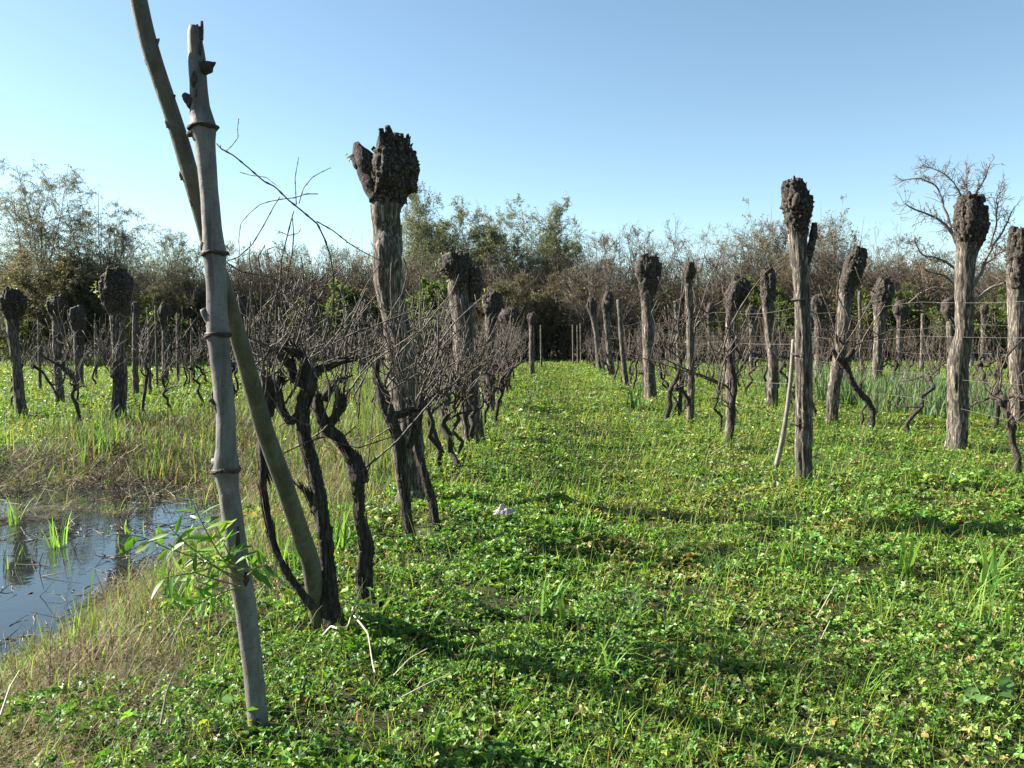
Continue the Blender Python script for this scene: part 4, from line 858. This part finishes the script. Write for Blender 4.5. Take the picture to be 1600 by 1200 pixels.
    fallen('forked bent straw stalk at the foot of the nearest vine', [[(590, 985), (572, 1000), (554, 1014), (544, 1032), (527, 1042)], [(554, 1014), (566, 1040), (576, 1062), (583, 1085), (586, 1106)]], .0045, ST)
    fallen('short pale broken stick left of the forked straw stalk', [[(506, 1023), (518, 1036), (528, 1058)]], .006, (.45, .38, .32))
    fallen('thin straw lying right of the tall grey pole', [[(628, 1136), (665, 1126), (702, 1117)]], .003, ST)
    fallen('long pale curved straw on the grass near the crooked wrapped pollard', [[(1110, 730), (1135, 712), (1165, 700), (1205, 692), (1260, 685)]], .006, ST)
    fallen('dark thin stick leaning in the lower left grass', [[(252, 1195), (262, 1160), (275, 1125)]], .004, (.09, .06, .045))
    fallen('pale straw crossing the grass at the lower left corner', [[(2, 1165), (18, 1145), (33, 1122)]], .004, ST)
    fallen('crossed dry straws in the clover, lower right', [[(1275, 998), (1290, 980), (1302, 968)], [(1282, 1035), (1296, 1012)]], .0035, ST)
    fallen('pale dead straw right of the leaning clump of sword leaves', [[(615, 1095), (640, 1085), (668, 1075)]], .003, ST)

# ================================================================== BACKGROUND TREES
BR = [(.17, .147, .122), (.115, .10, .085), (.23, .205, .178)]
def gen_tree(seed, Ht, nst, spread, nb, nt_, n3, leaf, lcols, lw, droop=0., lsize=.1, lrat=.3, tw=1., base=.3, tl=.25, blen=.42, cb=.2, brc=BR):
    g = np.random.default_rng(seed); tr = MB(); cr = MB()
    a = g.random(nst) * 6.283; rr = g.random(nst) * base
    st = np.stack([np.cos(a) * rr, np.sin(a) * rr, np.full(nst, -.1)], -1)
    d = np.stack([np.cos(a) * spread * g.uniform(.3, 1, nst), np.sin(a) * spread * g.uniform(.3, 1, nst), np.ones(nst)], -1)
    L0 = Ht * g.uniform(.72, 1.02, nst); P0 = grow(st, d, L0, 10, .07, (0, 0, .03), g)
    r0 = Ht * .0105 * tw / max(1, nst ** .33) * g.uniform(.7, 1.2, nst)
    tubes(tr, P0, r0[:, None] * np.linspace(1, .15, 10)[None], 6, (.5, .5, .5))
    M1 = nst * nb; i = np.repeat(np.arange(nst), nb); t = g.uniform(cb, .97, M1); s, tg = along(P0, i, t)
    d1 = nrm(tg * .9 + rv(g, M1) * np.array([1, 1, .5]) * .75); L1 = L0[i] * blen * (1.1 - t) * g.uniform(.6, 1.3, M1) + .25
    P1 = grow(s, d1, L1, 7, .13, (0, 0, .05 - droop * .3), g); r1 = r0[i] * np.interp(t, [0, 1], [.5, .12]); tubes(tr, P1, np.maximum(r1[:, None] * np.linspace(1, .3, 7)[None], .006), 4)
    M2 = M1 * nt_; i = np.repeat(np.arange(M1), nt_); t = g.uniform(.2, 1, M2); s, tg = along(P1, i, t)
    d2 = nrm(tg * .8 + rv(g, M2) * .75); L2 = np.clip(L1[i] * .5 * g.uniform(.4, 1.3, M2), .15, 1.6) * (1 + droop)
    P2 = grow(s, d2, L2, 5, .16, (0, 0, .04 - droop), g); tubes(cr, P2, .0062 * tw * np.linspace(1.1, .6, 5)[None] * np.ones((M2, 1)), 3, pick(g, M2, brc, [3, 2, 2], .15))
    Pl = P2; Ml = M2
    if n3:
        M3 = M2 * n3; i = np.repeat(np.arange(M2), n3); s, tg = along(P2, i, g.uniform(.2, 1, M3)); P3 = grow(s, tg * .8 + rv(g, M3) * .8, L2[i] * g.uniform(.25, .6, M3), 4, .15, (0, 0, .03 - droop * .7), g)
        tubes(cr, P3, .0048 * tw * np.linspace(1.1, .6, 4)[None] * np.ones((M3, 1)), 3, pick(g, M3, brc, [3, 2, 3], .15)); Pl = P3; Ml = M3
    if leaf:
        i = g.integers(0, Ml, leaf); s, tg = along(Pl, i, g.uniform(.1, 1, leaf)); s = s + g.normal(size=s.shape) * .04
        dd = nrm(tg * .5 + rv(g, leaf) * .7 + np.array([0, 0, -droop * 3])); cl = pick(g, leaf, lcols, lw, .2)
        L = lsize * g.uniform(.6, 1.3, leaf); leaves(cr, s, dd, rv(g, leaf), L, L * lrat, cl, .1, True)
    me = (tr.mesh('trunk'), cr.mesh('crown', smooth=False)); me[0].materials.append(M_TREEB); me[1].materials.append(M_CROWN)
    return me
def build_trees():
    OL = [(.105, .12, .065), (.135, .145, .085), (.08, .095, .05), (.18, .175, .115)]
    WL = [(.105, .11, .075), (.14, .14, .10), (.08, .09, .06), (.19, .175, .13)]
    DK = [(.05, .07, .025), (.08, .10, .03), (.12, .12, .05)]
    RB = [(.17, .12, .075), (.13, .105, .07), (.11, .105, .055), (.22, .165, .1)]
    GR = [(.05, .08, .022), (.08, .12, .028), (.12, .15, .035), (.10, .085, .05)]
    T = {
        'willow': [gen_tree(1, 10, 7, .2, 15, 9, 0, 26000, WL, [3, 3, 2, 1], .26, .115, .2, 1.1, .5, cb=.34, blen=.45), gen_tree(2, 10, 6, .24, 15, 9, 0, 26000, WL, [3, 3, 2, 1], .28, .115, .2, 1.1, .5, cb=.34, blen=.45)],
        'dense': [gen_tree(3, 10, 12, .40, 17, 9, 0, 42000, OL, [3, 4, 2, 1.5], .16, .15, .26, 1.1, .9, cb=.25, blen=.45), gen_tree(4, 10, 12, .42, 17, 9, 0, 42000, OL, [3, 3, 3, 1], .16, .15, .26, 1.1, .9, cb=.25, blen=.45)],
        'bare': [gen_tree(5, 8, 11, .38, 9, 8, 5, 900, RB, [1, 1, 1, 1], 0, .1, .5, 1.5, .35, cb=.12), gen_tree(6, 8, 14, .30, 8, 8, 5, 500, RB, [1, 1, 1, 1], 0, .1, .5, 1.5, .35, cb=.12), gen_tree(7, 8, 9, .5, 10, 8, 5, 800, RB, [1, 1, 1, 1], 0, .1, .5, 1.5, .4, cb=.12)],
        'russet': [gen_tree(8, 8, 9, .25, 12, 8, 2, 8500, RB, [2, 2, 2, 1], 0, .09, .5, 1., .4, cb=.18), gen_tree(9, 8, 8, .3, 12, 8, 2, 8000, RB, [1, 2, 3, 1], 0, .09, .5, 1., .4, cb=.18)],
        'sapling': [gen_tree(10, 8, 5, .12, 9, 5, 0, 1100, OL, [2, 2, 1, 2], 0, .14, .35, .9, .8, cb=.3, blen=.2), gen_tree(11, 8, 7, .1, 9, 5, 0, 1400, OL, [2, 2, 1, 2], 0, .14, .35, .9, 1.1, cb=.3, blen=.2)],
        'green': [gen_tree(12, 3.6, 8, .45, 12, 7, 0, 9000, GR, [3, 3, 1.4, 1.5], 0, .15, .45, 1., .6, cb=.05), gen_tree(13, 3.6, 8, .5, 12, 7, 0, 9000, GR, [3, 2, 1, 2], 0, .15, .45, 1., .6, cb=.05)],
        'dark': [gen_tree(14, 5, 10, .42, 15, 9, 0, 24000, [(.065, .065, .035), (.095, .085, .055), (.13, .11, .08), (.08, .09, .04)], [3, 3, 3, 1.5], .03, .10, .4, 1., .6, cb=.05)],
        'vase': [gen_tree(15, 9, 9, .32, 9, 6, 3, 350, RB, [1, 1, 1, 1], 0, .1, .5, 1., .2, cb=.3, blen=.34), gen_tree(16, 9, 8, .36, 9, 6, 3, 350, RB, [1, 1, 1, 1], 0, .1, .5, 1., .2, cb=.3, blen=.34)],
    }
    NAMES = {'willow': ('willow_tree', 'tree'), 'dense': ('willow_tree', 'tree'), 'bare': ('bare_shrub', 'shrub'), 'russet': ('russet_shrub', 'shrub'), 'sapling': ('thin_sapling', 'sapling'), 'green': ('green_shrub', 'shrub'), 'dark': ('dark_shrub', 'shrub'), 'vase': ('bare_tree', 'tree')}
    H0 = {'willow': 10, 'dense': 10, 'bare': 8, 'russet': 8, 'sapling': 8, 'green': 3.6, 'dark': 5, 'vase': 9}
    g = np.random.default_rng(77)
    def put(kind, u, Y, topv, label, wid=1.):
        Ht = (525 - topv) / F * Y + CAMH; p = at(u, 525, Y); v = T[kind]; pr = v[g.integers(0, len(v))]; n, c = NAMES[kind]
        t = thing(n, label, c, (p[0], Y, h1(p[0], Y)), 'trees and shrubs of the thicket behind the vineyard'); s = Ht / H0[kind]; t.scale = (s * wid, s * wid, s); t.rotation_euler = (0, 0, g.random() * 6.283)
        link('trunk', pr[0], None, t); link('crown', pr[1], None, t)
    put('willow', 70, 45, 248, 'tallest feathery willow at the far left with thin stems', 1.0)
    put('willow', 165, 46, 272, 'feathery drooping willow right beside the tallest left one', .95)
    put('willow', 0, 48, 330, 'willow cut by the left edge behind the tallest feathery one', 1.)
    put('dark', 60, 43, 385, 'dark rounded bush under the tallest feathery willow', 1.3)
    put('dark', 150, 44, 400, 'dark bush under the second feathery willow', 1.2)
    put('willow', 272, 52, 345, 'low leafy willow showing left of the tall grey pole', .85)
    put('dense', 668, 62, 296, 'tall olive willow just right of the thickest pollard head', .8)
    put('dense', 732, 63, 306, 'second olive willow right of the thickest pollard', .75)
    put('dense', 818, 60, 316, 'broad olive willow above the left half of the lane end', .95)
    put('dense', 872, 64, 345, 'dark end willow where the dense crowns drop to bare twigs', .7)
    put('vase', 962, 60, 352, 'bare twiggy tree above the right side of the lane end', 1.1)
    put('vase', 1075, 58, 340, 'bare vase-shaped tree behind the straight pale post', 1.1)
    put('vase', 1020, 64, 365, 'bare tree between the two bare crowns right of the lane end', 1.)
    put('vase', 1385, 60, 338, 'bare vase-shaped tree behind the pear-headed pollard', .75)
    put('russet', 1205, 60, 335, 'russet shrub left of the slim tall pollard', .9)
    put('russet', 1290, 58, 330, 'russet shrub right of the slim tall pollard head', .9)
    put('russet', 1340, 62, 365, 'russet shrub behind the bending pollard', .9)
    put('sapling', 1180, 58, 312, 'tall thin sapling rising left of the russet shrubs', .8)
    put('sapling', 1305, 57, 305, 'tall thin sapling rising right of the slim tall pollard', .8)
    for i, u in enumerate((335, 395, 440, 480, 520, 560, 590)):
        put('sapling', u, 56 + (i % 3) * 2, (352, 350, 362, 355, 345, 350, 362)[i], ('tall feathery sapling above the thicket, %s of seven from the left' % ('first', 'second', 'third', 'fourth', 'fifth', 'sixth', 'seventh')[i]), .9)
    for i, (u, Y, tv) in enumerate(((225, 55, 385), (300, 58, 375), (355, 54, 395), (415, 57, 385), (470, 55, 390), (530, 58, 385), (585, 55, 392), (640, 57, 395), (690, 55, 400), (740, 57, 395), (790, 54, 405), (835, 57, 395), (885, 56, 405), (1130, 55, 415), (1165, 57, 395), (1430, 58, 395), (1475, 57, 400))):
        put('bare', u, Y, tv, 'grey brown leafless shrub in the thicket, %s from the left' % ('first second third fourth fifth sixth seventh eighth ninth tenth eleventh twelfth thirteenth fourteenth fifteenth sixteenth seventeenth'.split()[i]), 1.15)
    for i, (u, Y, tv) in enumerate(((908, 58, 372), (945, 56, 356), (985, 60, 360), (1040, 61, 372), (1100, 60, 372), (1150, 59, 350), (1205, 57, 345), (1250, 61, 348), (1300, 58, 350), (1350, 60, 362), (1405, 59, 385), (1455, 60, 388), (1530, 59, 388), (1575, 60, 385), (1620, 59, 380))):
        put('bare', u, Y, tv, 'taller grey leafless shrub right of the lane end, %s counted from the lane' % ('first second third fourth fifth sixth seventh eighth ninth tenth eleventh twelfth thirteenth fourteenth fifteenth'.split()[i]), 1.15)
    for i, (u, Y, tv) in enumerate(((20, 50, 400), (110, 52, 395), (180, 50, 390), (255, 56, 372), (420, 59, 380), (500, 59, 378), (560, 57, 384), (655, 60, 372), (715, 59, 378), (775, 60, 372), (850, 59, 380))):
        put('bare', u, Y, tv, 'taller grey leafless shrub left of the lane end, %s from the left edge' % ('first second third fourth fifth sixth seventh eighth ninth tenth eleventh'.split()[i]), 1.2)
    put('bare', 935, 51, 408, 'brown domed leafless bush at the right of the lane end', 1.3)
    put('russet', 1250, 55, 380, 'low russet shrub directly behind the slim tall pollard', 1.1)
    put('russet', 1425, 56, 392, 'olive russet shrub left of the spreading bare tree', 1.1)
    put('russet', 1570, 58, 375, 'russet shrub at the right edge below the spreading bare tree', 1.2)
    put('russet', 1630, 58, 385, 'russet shrub just past the right edge', 1.2)
    for i, (u, Y, tv, lb) in enumerate(((540, 50, 445, 'green shrub left of the thickest pollard trunk'), (475, 51, 470, 'small green shrub behind the near tangled canes'), (655, 50, 440, 'bright green shrub right of the thickest pollard trunk'), (250, 48, 470, 'green shrub behind the sprouting pollard'), (1185, 52, 440, 'green shrub left of the upright dark pollard'), (1225, 51, 450, 'green shrub right of the upright dark pollard'), (1335, 52, 435, 'green shrub behind the bending pollard'), (1450, 50, 468, 'green shrub left of the stout sunlit pollard'), (1540, 50, 455, 'green shrub right of the stout sunlit pollard'), (20, 42, 480, 'green shrub behind the leaning left pollard'), (1100, 52, 490, 'low green shrub right of the straight pale post'))):
        put('green', u, Y, tv, lb, 1.2)
    for i, (u, Y, tv, lb) in enumerate(((330, 52, 430, 'dark bush right of the sprouting pollard'), (600, 53, 450, 'dark bush behind the thickest pollard trunk'), (770, 52, 440, 'dark bush above the left vines of the lane end'), (850, 53, 420, 'dark bush closing the left of the lane end'), (890, 54, 440, 'dark bush closing the right of the lane end'), (985, 53, 455, 'dark bush behind the broad-headed pollard'), (210, 50, 440, 'dark bush behind the biggest-headed left pollard'), (700, 54, 445, 'dark bush behind the second lane pollard'), (1510, 52, 460, 'dark bush behind the stout sunlit pollard'))):
        put('dark', u, Y, tv, lb, 1.2)
    # spreading bare tree with a few leaves, right
    Y = 40; g2 = np.random.default_rng(5); b = at(1516, 570, Y); b[2] = h1(b[0], Y)
    t = thing('spreading_tree', 'spreading bare tree with crooked dark limbs and few leaves behind stout pollard', 'tree', b); tr = MB(); cr = MB()
    limbs = [[(1516, 572, 13), (1517, 520, 12), (1514, 470, 11), (1508, 430, 10), (1500, 395, 9), (1488, 365, 7), (1470, 345, 5), (1450, 335, 4), (1425, 325, 3), (1413, 318, 2)], [(1490, 370, 6), (1478, 340, 5), (1474, 310, 4), (1462, 290, 3), (1440, 278, 2.5), (1418, 280, 2), (1406, 283, 1.5)], [(1508, 425, 8), (1512, 380, 7), (1518, 340, 5), (1524, 300, 4), (1540, 275, 3), (1545, 255, 2)],
             [(1518, 345, 5), (1505, 310, 4), (1490, 285, 3), (1470, 268, 2), (1440, 258, 1.5)], [(1514, 460, 8), (1535, 420, 6), (1550, 385, 5), (1570, 360, 3.5), (1580, 330, 2)], [(1512, 440, 7), (1485, 412, 5), (1460, 402, 4), (1440, 400, 3), (1428, 372, 2)], [(1516, 480, 7), (1545, 450, 5), (1565, 445, 4), (1590, 425, 3), (1605, 400, 2)], [(1514, 490, 7), (1490, 455, 6), (1460, 448, 5), (1435, 460, 4), (1418, 475, 3)], [(1500, 455, 5), (1478, 430, 4), (1450, 425, 3), (1436, 412, 2)], [(1545, 390, 4), (1560, 340, 3), (1556, 310, 2), (1570, 295, 1.5)], [(1520, 330, 3), (1508, 290, 2.5), (1512, 262, 1.5)], [(1535, 415, 4), (1555, 400, 3), (1580, 385, 2)]]
    Ps = []
    for i, s in enumerate(limbs):
        dz = 0 if i == 0 else (g2.random() - .5) * 3.2; C, r = trace(s, [Y + dz * (j / len(s)) for j in range(len(s))]); P, rr = resample(C, r, 30); P[:, 0] += (fbm(P * 2, i, 2) - .5) * .25; tubes(tr, P[None], np.maximum(rr * .8, .012)[None], 7); Ps.append(P)
    Pa = np.stack(Ps); M = 420; i = g2.integers(0, len(limbs), M); tt = g2.uniform(.35, 1, M); tt = np.where(i == 0, .55 + .45 * tt, tt); s, tg = along(Pa, i, tt); P1 = grow(s, tg * .7 + rv(g2, M) * .9, g2.uniform(.25, 1.0, M), 6, .25, (0, 0, .03), g2)
    tubes(cr, P1, np.linspace(.014, .007, 6)[None] * np.ones((M, 1)), 3, pick(g2, M, [(.12, .09, .075), (.16, .12, .1)], [1, 1], .1))
    M2 = 1600; s, tg = along(P1, g2.integers(0, M, M2), g2.uniform(.2, 1, M2)); P2 = grow(s, tg * .6 + rv(g2, M2), g2.uniform(.1, .4, M2), 4, .25, (0, 0, 0), g2); tubes(cr, P2, np.linspace(.008, .005, 4)[None] * np.ones((M2, 1)), 3, pick(g2, M2, [(.14, .11, .09)], [1], .1))
    s, tg = along(P2, g2.integers(0, M2, 1500), g2.uniform(.3, 1, 1500)); leaves(cr, s, rv(g2, 1500), rv(g2, 1500), g2.uniform(.05, .11, 1500), g2.uniform(.03, .06, 1500), pick(g2, 1500, [(.19, .13, .07), (.24, .17, .09), (.13, .11, .05)], [1, 1, 1]), .1, True)
    part('trunk', tr, M_TREEB, t); part('crown', cr, M_CROWN, t, False)
    # undergrowth mass
    g3 = np.random.default_rng(9); mb = MB(); N = 110000; x = g3.uniform(-58, 60, N); y = g3.uniform(50, 68, N); hh = (3.0 + 4.6 * n2(x, y, 5, 3)) * (g3.random(N) ** .7); hh = hh * sstep((y - 49) / 3)
    p = np.stack([x, y, H(x, y) + hh], -1); d = rv(g3, N); d[:, 2] = np.abs(d[:, 2]) + .5
    P = grow(p, d, g3.uniform(.4, 1.3, N), 4, .2, (0, 0, 0), g3); tubes(mb, P, np.linspace(.011, .006, 4)[None] * np.ones((N, 1)), 3, pick(g3, N, [(.13, .105, .085), (.2, .16, .13), (.09, .07, .055)], [3, 2, 3], .15))
    N = 80000; x = g3.uniform(-58, 60, N); y = g3.uniform(50, 68, N); hh = (2.2 + 3.6 * n2(x, y, 4, 13)) * (g3.random(N) ** .8) * sstep((y - 48.5) / 3); p = np.stack([x, y, H(x, y) + hh], -1)
    leaves(mb, p, rv(g3, N), rv(g3, N), g3.uniform(.12, .34, N), g3.uniform(.07, .16, N), pick(g3, N, [(.05, .06, .022), (.085, .095, .03), (.11, .08, .05), (.06, .045, .03), (.1, .15, .03)], [3, 2, 3, 3, 1]), .15, True)
    o = link('undergrowth', mb.mesh('undergrowth', smooth=False), M_CROWN); tag(o, 'dark tangled undergrowth filling the foot of the thicket', 'undergrowth', None, 'stuff')

build_ground(); build_cover(); build_poles(); build_pollards(); build_vines(); build_small(); build_trees()

# ------------------------------------------------------------------ light, sky, camera
SUN_AZ = -75.0; SUN_EL = 32.0     # degrees: left of the view direction, above the horizon
w = D.worlds.new('World'); scene.world = w; w.use_nodes = True; nt = w.node_tree
bg = nt.nodes.get('Background') or nt.nodes.new('ShaderNodeBackground'); sky = nt.nodes.new('ShaderNodeTexSky'); sky.sky_type = 'NISHITA'; sky.sun_disc = False
sky.sun_elevation = R(SUN_EL); sky.sun_rotation = R(SUN_AZ); sky.air_density = .85; sky.dust_density = .3; sky.ozone_density = 1.3
tn = nt.nodes.new('ShaderNodeMix'); tn.data_type = 'RGBA'; tn.blend_type = 'MULTIPLY'; tn.inputs[0].default_value = 1; tn.inputs[7].default_value = (1.0, 1.06, .97, 1)
nt.links.new(sky.outputs[0], tn.inputs[6]); nt.links.new(tn.outputs[2], bg.inputs[0]); bg.inputs[1].default_value = .05
ld = D.lights.new('sun', 'SUN'); ld.energy = 5.0; ld.angle = R(.5); ld.color = (1, .95, .86); lo = D.objects.new('sun', ld); col_root.objects.link(lo)
from mathutils import Vector
sd = Vector((math.sin(R(SUN_AZ)) * math.cos(R(SUN_EL)), math.cos(R(SUN_AZ)) * math.cos(R(SUN_EL)), math.sin(R(SUN_EL))))
lo.rotation_euler = sd.to_track_quat('Z', 'Y').to_euler(); lo.location = sd * 30
cd = D.cameras.new('camera'); co = D.objects.new('camera', cd); col_root.objects.link(co); co.location = (0, 0, CAMH); co.rotation_euler = (R(90) - PITCH, 0, 0)
cd.sensor_width = 36; cd.lens = F / 1600 * 36; cd.clip_end = 2000; cd.clip_start = .05; scene.camera = co
vs = scene.view_settings; vs.view_transform = 'Standard'; vs.look = 'None'; vs.exposure = 2.1; vs.gamma = 1
scene.cycles.max_bounces = 5; scene.cycles.diffuse_bounces = 2; scene.cycles.transmission_bounces = 3; scene.cycles.glossy_bounces = 2
